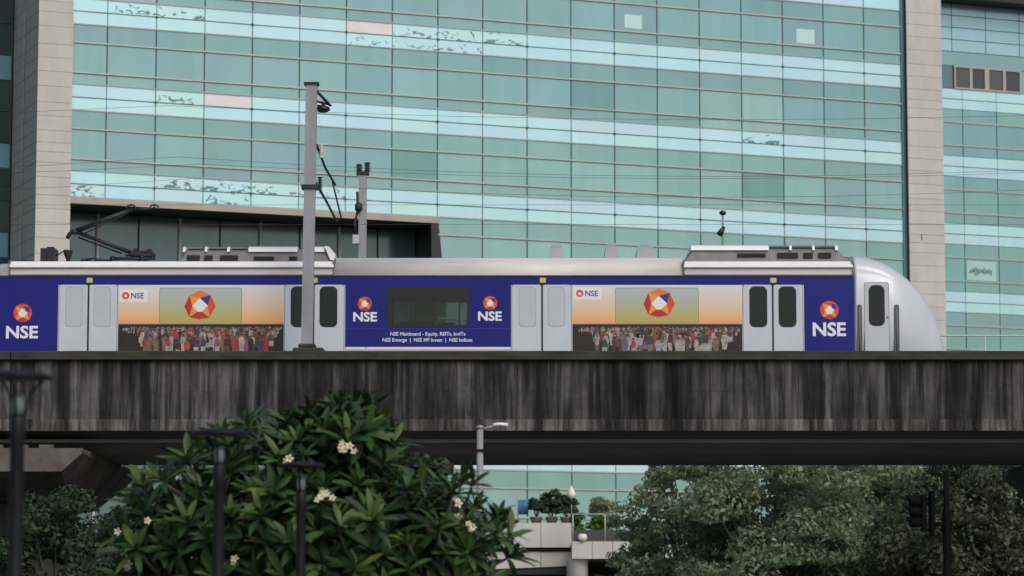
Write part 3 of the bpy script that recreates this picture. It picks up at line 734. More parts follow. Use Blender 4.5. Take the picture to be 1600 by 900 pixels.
# pantograph
pan = None
zr2 = ZG + .44
def PT(u, v, y=TC): return at(u, v, y)
m = MB()
for y in (TC - .45, TC + .45):
    m.tube([PT(172, 404, y), PT(243, 404, y)], .035, 6); m.tube([PT(196, 399, y), PT(243, 399, y)], .03, 6)
m.tube([PT(176, 404, TC - .5), PT(176, 404, TC + .5)], .035, 6); m.tube([PT(238, 404, TC - .5), PT(238, 404, TC + .5)], .035, 6)
m.box(PT(206, 400).x, PT(240, 400).x, TC - .3, TC + .3, PT(220, 404).z, PT(220, 394).z)
m.tube([PT(212, 392, TC - .3), PT(212, 392, TC + .3)], .07, 8); m.tube([PT(233, 394, TC - .35), PT(233, 394, TC + .35)], .09, 8)
pan = T(m, 'pantograph', 'panto_metal')
m = MB(); m.tube([PT(206, 395), PT(118, 362)], [.055, .045], 8); m.tube([PT(190, 396, TC + .1), PT(122, 371, TC + .1)], .02, 6); T(m, 'lower_arm', 'panto_metal', pan)
m = MB(); m.tube([PT(116, 361), PT(207, 326)], [.055, .035], 8)
for y in (TC - .3, TC + .3): m.tube([PT(122, 362, TC), PT(150, 351, y), PT(207, 327, y)], .028, 6)
m.tube([PT(126, 368, TC), PT(207, 329, TC)], .014, 5)
T(m, 'upper_arm', 'panto_metal', pan)
m = MB(); m.tube([PT(105, 373), PT(108, 366), PT(114, 361), PT(120, 361)], .05, 8); m.lathe(PT(116, 362).x, TC, [(.08, PT(116, 366).z), (.09, PT(116, 362).z), (.07, PT(116, 358).z)], 10); T(m, 'knuckle', 'panto_metal', pan)
m = MB()
for u in (205, 241):
    m.tube([PT(u, 326, TC - .75), PT(u, 322.5, TC - .5), PT(u, 322.5, TC + .5), PT(u, 326, TC + .75)], .025, 6)
    c = PT(u, 326, TC - .78)
    m.tube([c + Vector((.11 * math.cos(a), 0, .10 * math.sin(a))) for a in (math.pi * i / 8 for i in range(-1, 10))], .02, 6)
m.tube([PT(205, 327, TC), PT(241, 327, TC)], .025, 6)
T(m, 'collector_head', 'panto_metal', pan)
for u in (180, 225):
    for y in (TC - .45, TC + .45):
        m = MB(); z0 = zr2 - .02; prof = []
        for i in range(4): prof += [(.05, z0 + i * .05), (.085, z0 + i * .05 + .02), (.05, z0 + i * .05 + .04)]
        m.lathe(PT(u, 404).x, y, prof, 10); T(m, 'insulator', 'insulator_dark', pan)
# switchgear
m = MB(); m.box(TX(53), TX(62), TC - .6, TC, zr2 - .06, at(55, 390, TC - .3).z); m.box(TX(63), TX(74), TC - .6, TC + .2, zr2 - .06, at(55, 388, TC - .3).z); T(m, 'switch_box', 'panto_metal')
m = MB(); x = TX(96); zz = at(96, 391, TC - .5).z
m.lathe(x, TC - .5, [(.04, zr2 - .1), (.05, zr2 + .08), (.08, zz - .16), (.12, zz - .03), (.12, zz)], 10); m.tube([(TX(76), TC - .5, zz - .15), (TX(88), TC - .5, zz - .03), (x, TC - .5, zz - .02)], .018, 5); T(m, 'surge_arrester', 'insulator_dark')
m = MB()
for u in (120, 128, 142, 150, 160): m.lathe(TX(u), TC - .4, [(.06, zr2 - .1), (.09, zr2 - .03), (.06, zr2 + .0), (.09, zr2 + .04), (.05, zr2 + .09)], 8)
m.tube([(TX(116), TC - .4, zr2 + .08), (TX(135), TC - .4, zr2 + .12), (TX(165), TC - .4, zr2 + .06)], .022, 6); T(m, 'busbar', 'panto_metal')
m = MB(); m.lathe(TX(28), TC - .6, [(.17, zr2 - .2), (.17, zr2 - .02), (.12, zr2 + .03), (.02, zr2 + .05)], 14); T(m, 'antenna_dome', 'rubber_black')
# running gear, couplings and the next car
m = MB()
for u in (230, 1210):
    for du in (-70, 70):
        for y in (TC - .72, TC + .72): m.tube([(TX(u + du), y - .06, ZT - .93), (TX(u + du), y + .06, ZT - .93)], .42, 20)
    m.box(TX(u - 110), TX(u + 110), TC - 1.0, TC + 1.0, ZT - 1.1, ZT - .75)
T(m, 'bogie', 'panto_metal')
m = MB(); gx0, gx1 = TX(-36), XL
for i in range(9):
    a = gx0 + (gx1 - gx0) * i / 9
    ins = .25 if i % 2 else .32
    m.box(a, a + (gx1 - gx0) / 9, TC - 1.45 + ins, TC + 1.45 - ins, zfl + .3, ZG + .3)
T(m, 'gangway_bellows', 'rubber_black')
m = MB()
for i in range(n):
    a, b_ = PROF[i], PROF[(i + 1) % n]; roof = min(a[1], b_[1]) >= ZG - .03
    m.face([(gx0 - 21, *a), (gx0, *a), (gx0, *b_), (gx0 - 21, *b_)], 1 if roof else 0, roof)
m.face([(gx0, *p) for p in PROF]); m.face([(gx0 - 21, *p) for p in PROF])
T(m, 'trailing_car_body', ['white_paint', 'roof_silver'])
m = MB(); m.box(gx0 - 20.9, gx0 - .1, TY - .006, TY + .004, TZ(445), TZ(432.5))
for k in range(4): m.box(gx0 - 3.6 - k * 5.6, gx0 - .1 - k * 5.6, TY - .0055, TY + .004, TZ(VB), TZ(445.3))
T(m, 'trailing_blue_panels', 'blue_vinyl')
m = MB(); m.box(gx0 - 20, gx0 - 1, TC - .9, TC + .9, ZT - 1.1, zfl); T(m, 'trailing_underframe', 'panto_metal')

# ================================================================== OFFICE BUILDING
PHI = R(22.4); FY = 154.0
bld = thing('office_building', 'huge teal glass curtain-wall office block with pale bands and beige stone piers', 'building', (0, FY, 0), PHI)
cph, sph = math.cos(PHI), math.sin(PHI)
def s_of(u, fy=FY, v=200):
    k_ = (u - 800) / FPX / (CP - (450 - v) / FPX * SP); return fy * k_ / (cph - k_ * sph)
def fworld(s, yb, z, fy=FY): return Vector((s * cph - yb * sph, fy + s * sph + yb * cph, z))
PITCHM = (s_of(1351) - s_of(165.5)) / 17; S0 = s_of(165.5)
cols = [(s_of(110), S0)] + [(S0 + i * PITCHM, S0 + (i + 1) * PITCHM) for i in range(17)] + [(S0 + 17 * PITCHM, s_of(1412))]
FLOOR = 4.2; J0 = 23.28
SR = S0 + 7 * PITCHM                      # right end of the entrance recess
ROWS = [('pale', 0, .63), ('teal', .63, 1.53), ('teal', 1.53, 3.0), ('teal', 3.0, 3.55), ('pale', 3.55, 4.2)]
meshes = {}
def pane_mesh(w, h, mat):
    key = (round(w, 3), round(h, 3), mat)
    if key not in meshes:
        m = MB(); m.box(-w / 2, w / 2, -.02, .05, -h / 2, h / 2); meshes[key] = m.mesh('pane', mat)
    return meshes[key]
rp = random.Random(11)
def jit(c, a): return tuple(max(0, x * (1 + rp.uniform(-a, a))) for x in c)
WHITEP = [(354, 158), (575, 45)]
PEEL = [(205, 14), (280, 18), (280, 153), (280, 288), (354, 291), (354, 313), (205, 293), (137, 292), (510, 302), (430, 300), (575, 66), (646, 51), (646, 72), (717, 57), (717, 77), (787, 63), (1190, 218)]
DARKP = [(1192, 290), (925, 145), (640, 250)]
def near(u, v, L, du=30, dv=8): return any(abs(u - a) < du and abs(v - b_) < dv for a, b_ in L)
PALE = (.50, .80, .88)
def tealcol(u, v, r):
    # tinted panes differ a little from batch to batch; the lower right floors have lighter, greener ones
    base = Vector((.235, .45, .465))
    if u > 680 and v > 215 + (u - 680) * .02: base = Vector((.265, .50, .495))
    if 1090 < u < 1225 and 130 < v < 205: base = Vector((.29, .51, .50))
    if r == 1: base = base * .93
    base = base * rp.choice([.94, .97, 1, 1, 1.02, 1.05])
    if rp.random() < .12: base = Vector((base.x * 1.02, base.y * .94, base.z * 1.0))
    return tuple(base)
hid_t, hid_p = MB(), MB()
GAP = .035
for kf in range(-3, 5):
    zj = J0 + FLOOR * kf
    for ri, (kind, d0, d1) in enumerate(ROWS):
        for ci, (a, b_) in enumerate(cols):
            if kf <= -1 and b_ <= SR + .01: continue             # the recessed entrance hall
            if kf == 0 and b_ <= SR + .01 and ri > 0: continue
            z1, z0 = zj - d0, zj - d1
            if z1 < 7.6: continue
            cx, cz = (a + b_) / 2, (z0 + z1) / 2
            u, v = proj(fworld(cx, 0, cz))
            vis = (-15 < v < 415) or (u > 1330 and v < 550) or (v > 718 and 680 < u < 1010)
            g2 = GAP if kind == 'teal' else .018
            w, h = b_ - a - 2 * g2, z1 - z0 - .03
            if not vis or kf == 4:
                (hid_t if kind == 'teal' else hid_p).box(a + g2, b_ - g2, -.02, .05, z0 + .015, z1 - .015); continue
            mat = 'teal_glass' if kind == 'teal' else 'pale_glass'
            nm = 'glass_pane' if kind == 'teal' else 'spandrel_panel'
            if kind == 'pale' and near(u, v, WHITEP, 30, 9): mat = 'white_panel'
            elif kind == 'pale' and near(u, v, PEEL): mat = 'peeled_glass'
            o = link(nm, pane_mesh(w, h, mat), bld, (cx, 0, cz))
            o.rotation_euler = (R(rp.uniform(-.25, .25)), 0, R(rp.uniform(-.25, .25)))
            c = tealcol(u, v, ri) if kind == 'teal' else jit(PALE, .05)
            if kind == 'teal' and near(u, v, DARKP, 30, 15): c = (.165, .36, .36)
            o.color = (*c, 1)
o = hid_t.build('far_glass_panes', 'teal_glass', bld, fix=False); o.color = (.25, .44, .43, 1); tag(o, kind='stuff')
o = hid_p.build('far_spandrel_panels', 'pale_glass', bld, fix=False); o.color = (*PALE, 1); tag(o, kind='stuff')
SL, SRT = s_of(110), s_of(1412)
bx('facade_backing', 'facade_backing', bld, SL, SRT, .06, .25, 22.35, 44.5)
bx('facade_backing', 'facade_backing', bld, SR, SRT, .06, .25, 0, 22.35)
for kf in range(-3, 5):
    zj = J0 + FLOOR * kf; xl = SL if kf >= 0 else SR
    bx('joint_strip', 'mullion_dark', bld, xl, SRT, -.035, .06, zj - .022, zj + .022)
    for dd, wd, pr, mt in ((1.53, .07, .09, 'transom_metal'), (3.0, .07, .09, 'transom_metal')):
        xx = SL if (kf >= 1) else SR
        if zj - dd < 7.6: continue
        m = MB(); m.box(xx, SRT, -pr, .06, zj - dd - wd / 2, zj - dd + wd / 2); m.box(xx, SRT, -.025, .06, zj - dd - wd / 2 - .025, zj - dd - wd / 2, 1)  # second box is a dark strip standing in for the transom's shadow
        m.build('transom', [mt, 'mullion_dark'], bld)
    for dd in (.63, 3.55):
        xx = SL if (kf >= 1 or (kf == 0 and dd < 1)) else SR
        bx('transom', 'thin_transom', bld, xx, SRT, -.06, .06, zj - dd - .03, zj - dd + .03)
    for ci, (a, b_) in enumerate(cols):
        if ci % 2 == 0 and ci > 0 and (kf >= 0 or a >= SR - .01):
            bx('bracket_stub', 'mullion_dark', bld, a - .06, a + .06, -.08, .06, zj - .05, zj + .05)
for ci, (a, b_) in enumerate(cols[1:]):
    bx('mullion', 'mullion_dark', bld, a - .02, a + .02, -.03, .06, (22.4 if a < SR - .01 else 7.5), 44)
# little pale squares taped inside two panes
for (u, v, wpx, hpx) in ((989, 34, 28, 22), (1258, 57, 30, 23)):
    s_ = s_of(u, v=v); P = fworld(s_, 0, 0); zz = at(u, v, P.y).z; px = P.y / FPX
    bx('window_sheet', 'paper_pale', bld, s_ - wpx * px / 2 / cph, s_ + wpx * px / 2 / cph, -.032, -.021, zz - hpx * px / 2, zz + hpx * px / 2)
# edge trim above the recess, soffit, hall glazing
bx('edge_trim', 'trim_beige', bld, SL, SR + .1, -.12, .05, 22.32, 22.62)
bx('soffit', 'recess_dark', bld, SL, SR, .05, 3.2, 22.34, 22.5)
SREC = 3.0
bx('hall_wall', 'recess_dark', bld, SL, SR, SREC + .12, SREC + .3, 0, 22.34)
for i in range(9):
    a = SL + .1 + i * (SR - SL - .1) / 9; b_ = SL + .1 + (i + 1) * (SR - SL - .1) / 9
    for j, (z0, z1) in enumerate(((0.2, 5.4), (5.5, 11), (11.1, 16.4), (16.5, 22.3))):
        o = bx('hall_pane', 'recess_glass', bld, a + .05, b_ - .05, SREC, SREC + .1, z0, z1)
    if i % 2 == 1: bx('hall_post', 'post_pale', bld, a - .06, a + .06, SREC - .14, SREC - .01, 0, 22.3)
m = MB(); m.box(SR - .02, SR + .1, .1, SREC, 0, 22.34); m.build('recess_return', 'recess_dark', bld)
m = MB(); m.prism_y([(SR - .35, 22.32), (SR + .05, 22.32), (SR + .45, 18.6), (SR + .45, 7.5), (SR - .1, 7.5)], -.09, -.03); m.build('slanted_fin', 'recess_dark', bld)
# stone piers
def pier(s0, s1, front, name, mat, z0, z1, hs, side_back=None):
    z = z0; i = 0
    bx(name + '_core', 'facade_backing', bld, s0 + .03, s1 - .03, front + .05, 2.0, z0, z1)
    while z < z1:
        h = hs[i % len(hs)]; i += 1
        o = bx(name, mat, bld, s0, s1, front, front + .06, z + .008, min(z + h, z1) - .008)
        z += h
HS = [.72, .66, .66, .86, .7, .52, .45, .58, .70, .66, .78]
PLa, PLb = s_of(55), SL - .03
pier(PLa, PLb, -.35, 'stone_panel', 'beige_stone', 6.0, 43.5, HS)
PRa, PRb = s_of(1413.5), s_of(1468)
pier(PRa, PRb, -.35, 'stone_panel', 'beige_stone', 6.0, 43.5, HS[3:] + HS[:3])
bx('dark_gap', 'recess_glass', bld, SRT - .16, PRa - .002, -.10, .058, 7.5, 43)
bx('rust_stain', 'logo_red' if False else 'pot_clay', bld, s_of(1434, v=370), s_of(1434, v=370) + .07, -.357, -.349, at(1434, 377, fworld(23.5, 0, 0).y).z, at(1434, 367, fworld(23.5, 0, 0).y).z)
# left flank of the building: stone return, coloured darker for its shade, with a slot
z = 6.0; i = 0
bx('flank_core', 'facade_backing', bld, PLa + .065, PLa + .6, -.3, 5.0, 6.0, 43.5)
while z < 43.5:
    h = HS[i % len(HS)]; i += 1
    for (y0, y1) in ((-.34, 1.0), (1.02, 2.35), (2.65, 3.7), (3.72, 4.75)):
        o = bx('stone_panel', 'shaded_stone', bld, PLa + .0, PLa + .06, y0, y1, z + .012, min(z + h, 43.5) - .012)
    z += h
bx('slot_recess', 'recess_dark', bld, PLa + .05, PLa + .064, 2.36, 2.64, 6.0, 31)
# body of the block behind the curtain wall, roof
bx('building_core', 'roof_grey', bld, PLa + .61, PRb - .06, 5.0, 42, 0, 43.4)
bx('upper_core', 'facade_backing', bld, SL, SRT, .26, 5.0, 22.52, 43.4)
bx('right_core', 'facade_backing', bld, SR + .12, SRT, .26, 5.0, 0, 22.33)
bx('roof_slab', 'roof_grey', bld, PLa - .1, PRb + .1, -.4, 42.5, 43.6, 44.4)

# left wing, set back, its shade put into darker pane colours
lw = thing('glass_wing', 'shade-darkened glass wing set back at the left edge behind the stone flank', 'building', (0, FY, 0), PHI)
yb = 4.95; z = 29.6
m = MB(); m.box(PLa - 24, PLa + .0, yb + .06, yb + 20, 0, 43); m.build('wing_core', 'facade_backing', lw)
for kf in range(-5, 4):
    zj = 29.6 + kf * 4.4
    for c_ in range(10):
        a = PLa - .05 - (c_ + 1) * 2.4; b_ = a + 2.4
        for d0, d1, kind in ((-.62, .62, 'pale'), (.62, 2.2, 'teal'), (2.2, 3.78, 'teal')):
            if zj - d1 < 0: continue
            hh = d1 - d0
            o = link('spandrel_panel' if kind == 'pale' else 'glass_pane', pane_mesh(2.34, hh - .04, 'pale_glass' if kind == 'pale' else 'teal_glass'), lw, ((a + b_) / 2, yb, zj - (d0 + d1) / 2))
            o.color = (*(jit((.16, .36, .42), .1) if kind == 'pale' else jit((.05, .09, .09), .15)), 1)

# right wing, parallel and set well back
RY = 190 - s_of(1535, 190) * 0
k_ = (1535 - 800) / FPX / (CP - (450 - 300) / FPX * SP)
# plane through the point at Y=190 on that sight line
PW = Vector((190 * k_, 190, 0)); fyw = 190 - PW.x * sph / cph
rw = thing('glass_wing', 'set-back teal glass wing with open sliding windows right of the beige pier', 'building', (0, fyw, 0), PHI)
def sw(u, v=200): return s_of(u, fyw, v)
JW = at(1535, 474, 190).z; FW = (at(1535, 158, 190).z - JW) / 3
p0 = sw(1504); pw = sw(1557) - p0
wc = [(p0 + i * pw, p0 + (i + 1) * pw) for i in range(-3, 8)]
WR = [('pale', 0, .15), ('teal', .15, .345), ('teal', .345, .69), ('teal', .69, .845), ('pale', .845, 1.0)]
bx('wing_core', 'facade_backing', rw, wc[0][0], wc[-1][1], .06, 30, 0, 44.5)
hid = MB()
for kf in range(-5, 4):
    zj = JW + FW * kf
    for kind, d0, d1 in WR:
        z1, z0 = zj - d0 * FW, zj - d1 * FW
        if z0 < 0: continue
        for a, b_ in wc:
            u, v = proj(fworld((a + b_) / 2, 0, (z0 + z1) / 2, fyw))
            g2 = .03 if kind == 'teal' else .016
            if u > 1660 or u < 1440 or v > 552:
                hid.box(a + g2, b_ - g2, -.02, .05, z0 + .015, z1 - .015); continue
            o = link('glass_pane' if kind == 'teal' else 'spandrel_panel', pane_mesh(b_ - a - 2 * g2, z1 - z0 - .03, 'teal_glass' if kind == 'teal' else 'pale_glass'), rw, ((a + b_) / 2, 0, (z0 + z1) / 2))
            o.rotation_euler = (R(rp.uniform(-.2, .2)), 0, R(rp.uniform(-.2, .2)))
            o.color = (*(jit((.235, .45, .46), .06) if kind == 'teal' else jit(PALE, .04)), 1)
    bx('joint_strip', 'mullion_dark', rw, wc[0][0], wc[-1][1], -.035, .06, zj - .022, zj + .022)
    for dd in (.345, .69): bx('transom', 'transom_metal', rw, wc[0][0], wc[-1][1], -.08, .06, zj - dd * FW - .04, zj - dd * FW + .04)
o = hid.build('far_panels', 'teal_glass', rw, fix=False); o.color = (.2, .35, .36, 1); tag(o, kind='stuff')
zw0 = at(1535, 142, 190).z; zw1 = at(1535, 106, 190).z; ztop0 = at(1535, 84, 190).z; ztop1 = at(1535, 9, 190).z
# storey with the open sliding windows
sa, sb = sw(1490, 120), sw(1594, 120)
bx('glass_strip', 'recess_glass', rw, wc[0][0], sa - .1, -.02, .05, zw0 + .02, zw1)
o = link('glass_pane', pane_mesh(wc[-1][1] - wc[0][0], ztop0 - zw1 - .04, 'teal_glass'), rw, ((wc[0][0] + wc[-1][1]) / 2, 0, (ztop0 + zw1) / 2)); o.color = (.23, .42, .43, 1)
o = link('glass_pane', pane_mesh(wc[-1][1] - sb, zw1 - zw0 - .04, 'teal_glass'), rw, ((sb + wc[-1][1]) / 2, 0, (zw0 + zw1) / 2)); o.color = (.23, .42, .43, 1)
zj3 = JW + 3 * FW
for a, b_ in wc:
    o = link('spandrel_panel', pane_mesh(b_ - a - .032, zw0 - zj3 - .04, 'pale_glass'), rw, ((a + b_) / 2, 0, (zw0 + zj3) / 2)); o.color = (*jit(PALE, .04), 1)
nwin = 4; wst = (sb - sa) / nwin
for i in range(nwin):
    a = sa + i * wst; b_ = a + wst
    fr = MB(); t = .10
    fr.box(a, b_, -.10, .04, zw0, zw0 + t); fr.box(a, b_, -.10, .04, zw1 - t, zw1); fr.box(a, a + t, -.10, .04, zw0 + t, zw1 - t); fr.box(b_ - t - (.12 if i == 1 else 0), b_, -.10, .04, zw0 + t, zw1 - t)
    f = fr.build('window', 'window_frame', rw, fix=False)
    bx('pane', 'blind_grey' if i in (0, 2) else 'tinted_pane', f, a + t, b_ - t - (.12 if i == 1 else 0), -.03, .03, zw0 + t, zw1 - t)
for i in range(4):
    z0 = ztop0 + (ztop1 - ztop0) * i / 4; z1 = ztop0 + (ztop1 - ztop0) * (i + 1) / 4
    for a, b_ in wc:
        a2, b2 = a - pw * .28, b_ - pw * .28
        o = link('spandrel_panel', pane_mesh(b2 - a2 - .05, z1 - z0 - .05, 'pale_glass'), rw, ((a2 + b2) / 2, 0, (z0 + z1) / 2)); o.color = (*jit((.34, .58, .66), .05), 1)
bx('eave', 'recess_dark', rw, wc[0][0], wc[-1][1], -1.6, .05, ztop1, ztop1 + 1.2)
# pale notice board behind a pane, with a scribbled line
sg0, sg1 = sw(1510, 425), sw(1556, 425); zs0, zs1 = at(1533, 439, 190).z, at(1533, 409, 190).z
b2 = bx('notice_board', 'sign_pale', rw, sg0, sg1, -.045, -.022, zs0, zs1)
m = MB(); rs = random.Random(4); pts = []
for i in range(26):
    t = i / 25; pts.append((sg0 + (sg1 - sg0) * (.1 + .75 * t), -.05, zs0 + (zs1 - zs0) * (.5 + (.27 if i % 2 else -.27) * rs.uniform(.3, 1) * (1 if t < .5 else .7))))
m.tube(pts, .035, 5); m.build('scribble', 'sign_ink', b2)

# ------------------------------------------------------------------ terrace in front of the building (seen under the viaduct)
ter = thing('entrance_podium', 'beige stone-clad podium with ramp and planter trough under the glass wall', 'podium', (0, 146, 0))
def E(mb, name, mats, parent=None, **kw):
    mb.v = [(x, y - 146, z) for x, y, z in mb.v]; return mb.build(name, mats, parent or ter, **kw)
TP = 146.0
zt1 = at(850, 817, TP).z; zb1 = at(850, 856, TP).z; zb2 = at(850, 884, TP).z
xe = at(893, 850, TP).x
for i in range(6):                                          # cladding panels of the ramp side
    a = xe - (i + 1) * 1.45; b_ = a + 1.45
    m = MB(); m.box(a + .012, b_ - .012, TP - .02, TP + .1, zb1 + .02, zt1); E(m, 'cladding_panel', 'beige_stone')
    k0 = i * .06; k1 = (i + 1) * .06
    m = MB(); m.prism_y([(a + .012, zb2 - k1), (b_ - .012, zb2 - k0), (b_ - .012, zb1 - .18), (a + .012, zb1 - .18 - .02)], TP + .25, TP + .35); E(m, 'cladding_panel', 'beige_stone')
m = MB(); m.box(xe - 9, xe, TP + .1, TP + 14, zb1, zt1 - .03); E(m, 'terrace_slab', 'trim_beige')
m = MB(); m.box(xe - 9, xe, TP + .36, TP + 6, zb2 - .4, zb1 - .05); E(m, 'ramp_core', 'recess_dark')
TQ = 143.6
zq1 = at(920, 846, TQ).z; zq0 = at(920, 873, TQ).z; xq0 = at(893.5, 850, TQ).x
for i in range(5):
    a = xq0 + i * .95; m = MB(); m.box(a + .012, a + .938, TQ, TQ + .1, zq0, zq1); E(m, 'cladding_panel', 'beige_stone')
m = MB(); m.box(xq0 + .012, xq0 + 12, TQ + .1, TQ + 14, zq0 + .02, zq1 - .02); E(m, 'terrace_slab', 'trim_beige')
m = MB(); zr_ = at(920, 832, TQ).z; m.box(xq0 + .02, xq0 + 4.7, TQ + .12, TQ + .9, zq1 - .02, zr_ + .12); E(m, 'planter_trough', 'trough_dark')
zgl = at(920, 803.5, TQ).z
m = MB(); m.tube([(xq0, TQ + .1, zgl), (xq0 + 4.8, TQ + .1, zgl)], .03, 6)
for i in range(4): m.tube([(xq0 + .05 + i * 1.5, TQ + .1, zq1), (xq0 + .05 + i * 1.5, TQ + .1, zgl)], .025, 6)
E(m, 'terrace_rail', 'handrail_paint')
xc = at(902, 890, TQ + .8).x
m = MB(); m.lathe(xc, TQ + .8, [(.5, 0), (.5, zq0 - .08), (.62, zq0)], 20); E(m, 'column', 'white_panel')
for sx in (7.5, -6):
    m = MB(); m.lathe(xc + sx, TQ + .8, [(.5, 0), (.5, zq0 - .08), (.62, zq0)], 20); E(m, 'column', 'white_panel')
m = MB(); m.box(xe - 9, xq0 + 12, TP + 4, TP + 4.3, 0, zb2 - .3); E(m, 'undercroft_wall', 'recess_dark')
bn = thing('cloth_banner', 'small blue cloth banner standing on the terrace by the glass', 'banner', tuple(at(816, 812, 148)))
m = MB(); m.tube([(-.22, 0, 0), (-.22, 0, 1.1)], .02, 6); m.build('pole', 'pole_grey', bn)
m = MB(); m.grid([[(-.2 + .5 * j / 5, .05 * math.sin(j * 1.6), .25 + z_ * .7) for j in range(6)] for z_ in (0, .5, 1)], 0, True); o = m.build('cloth', 'banner_blue', bn)
md = o.modifiers.new('thick', 'SOLIDIFY'); md.thickness = .01
gl = thing('globe_lamp', 'white globe lamp on a short post above the terrace planter', 'lamp', tuple(at(893, 803, 147)))
m = MB(); m.lathe(0, 0, [(.03, -.3), (.03, .72)], 8); m.build('post', 'pole_grey', gl)
m = MB(); m.lathe(0, 0, [(.09, .72), (.2, .82), (.22, .98), (.14, 1.12), (.04, 1.3), (.01, 1.36)], 12); m.build('shade', 'globe_white', gl)

# ================================================================== FOLIAGE HELPERS
def leaf_cloud(name, mat, parent, centers, radii, n, size, seed, flat=.5, up=.12):
    """many small folded leaves spread over clumps (kept as one part: nobody could count them)"""
    rg = np.random.RandomState(seed); C = np.array(centers); Rr = np.array(radii)
    wts = Rr ** 2; wts /= wts.sum()
    idx = rg.choice(len(C), n, p=wts)
    d = rg.normal(size=(n, 3)); d /= np.linalg.norm(d, axis=1)[:, None]
    d[:, 2] = np.where(d[:, 2] < -.3, d[:, 2] * .4, d[:, 2])
    rr = Rr[idx] * rg.uniform(.55, 1.05, n) ** .6
    P = C[idx] + d * rr[:, None] * np.array([1, 1, .85])
    nrm = d + rg.normal(size=(n, 3)) * flat + np.array([0, 0, up]); nrm /= np.linalg.norm(nrm, axis=1)[:, None]
    t = rg.normal(size=(n, 3)); t -= (t * nrm).sum(1)[:, None] * nrm; t /= np.linalg.norm(t, axis=1)[:, None]
    b = np.cross(nrm, t); L_ = size * rg.uniform(.6, 1.35, n)[:, None]
    v = np.empty((n, 4, 3)); v[:, 0] = P - t * L_ * .5; v[:, 1] = P + b * L_ * .26 + nrm * L_ * .08; v[:, 2] = P + t * L_ * .5; v[:, 3] = P - b * L_ * .26 + nrm * L_ * .08
    me = bpy.data.meshes.new(name); me.vertices.add(n * 4); me.vertices.foreach_set('co', v.reshape(-1))
    me.loops.add(n * 4); me.loops.foreach_set('vertex_index', np.arange(n * 4)); me.polygons.add(n)
    me.polygons.foreach_set('loop_start', np.arange(n) * 4); me.polygons.foreach_set('loop_total', np.full(n, 4))
    me.materials.append(MATS[mat]); me.update(calc_edges=True)
    o = link(name, me, parent); o['kind'] = 'stuff'; return o
def tree(name, label, x, y, h, rx, rz, mat, nl, size, seed, group=None, low=.25, cat='tree', clumps=130, barkm='bark'):
    rt = random.Random(seed); root = thing(name, label, cat, (x, y, 0), 0, group)
    zc_ = h - rz; tm = MB(); cen, rad = [], []
    tm.tube([(0, 0, -.1), (.08, .05, zc_ * .35), (.0, .12, zc_ * .7), (.1, .0, zc_ + rz * .2)], [h * .03, h * .024, h * .02, h * .01], 8)
    for i in range(clumps):
        a = rt.uniform(0, 2 * math.pi); el = math.asin(rt.uniform(-.75, 1)); q = rt.uniform(.45, .95) ** .7
        px_ = rx * q * math.cos(el) * math.cos(a) * rt.uniform(.85, 1.1); py = rx * q * math.cos(el) * math.sin(a); pz = zc_ + rz * q * math.sin(el)
        r_ = rx * rt.uniform(.15, .30); pz = max(pz, h * low)
        cen.append((px_, py, min(pz, h - r_ * .6))); rad.append(r_)
        if i % 3 == 0:
            st = rt.uniform(.35, .8)
            tm.tube([(0, .08, zc_ * st), (px_ * .45, py * .45, (zc_ * st + pz) / 2 + .1), (px_ * .9, py * .9, pz)], [h * .011, h * .007, h * .003], 5)
    tm.build('trunk', barkm, root, fix=False)
    leaf_cloud('crown', mat, root, cen, rad, nl, size, seed)
    return root
# trees between the viaduct and the offices, right
def gx(u, Y): return at(u, 800, Y).x
tree('leafy_tree', 'light green leafy tree nearest the podium, left of the right-hand group', gx(1075, 100), 100, 8.5, 2.7, 4.8, 'tree_leaf', 26000, .20, 21, 'trees behind the viaduct', .22)
tree('leafy_tree', 'broad bright green tree in the middle of the right-hand group', gx(1210, 96), 96, 8.7, 3.2, 5.0, 'tree_leaf', 32000, .20, 22, 'trees behind the viaduct', .2)
tree('leafy_tree', 'darker green tree behind the traffic signal', gx(1370, 99), 99, 8.5, 3.1, 4.9, 'tree_leaf', 28000, .20, 23, 'trees behind the viaduct', .2)
tree('leafy_tree', 'dull grey-green tree at the right edge beyond the signal pole', gx(1540, 94), 94, 8.7, 3.2, 5.0, 'tree_leaf_dusty', 30000, .19, 24, 'trees behind the viaduct', .15)
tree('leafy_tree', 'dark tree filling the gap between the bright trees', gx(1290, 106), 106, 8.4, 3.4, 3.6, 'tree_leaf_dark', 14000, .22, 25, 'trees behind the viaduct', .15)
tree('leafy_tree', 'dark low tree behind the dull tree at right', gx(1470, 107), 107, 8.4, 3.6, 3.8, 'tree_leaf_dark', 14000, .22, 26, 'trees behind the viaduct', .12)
tree('garden_shrub', 'low green shrub at the foot of the podium column', gx(985, 118), 118, 5.6, 1.5, 2.0, 'tree_leaf_dark', 5000, .2, 27, None, .2, 'shrub', 20)
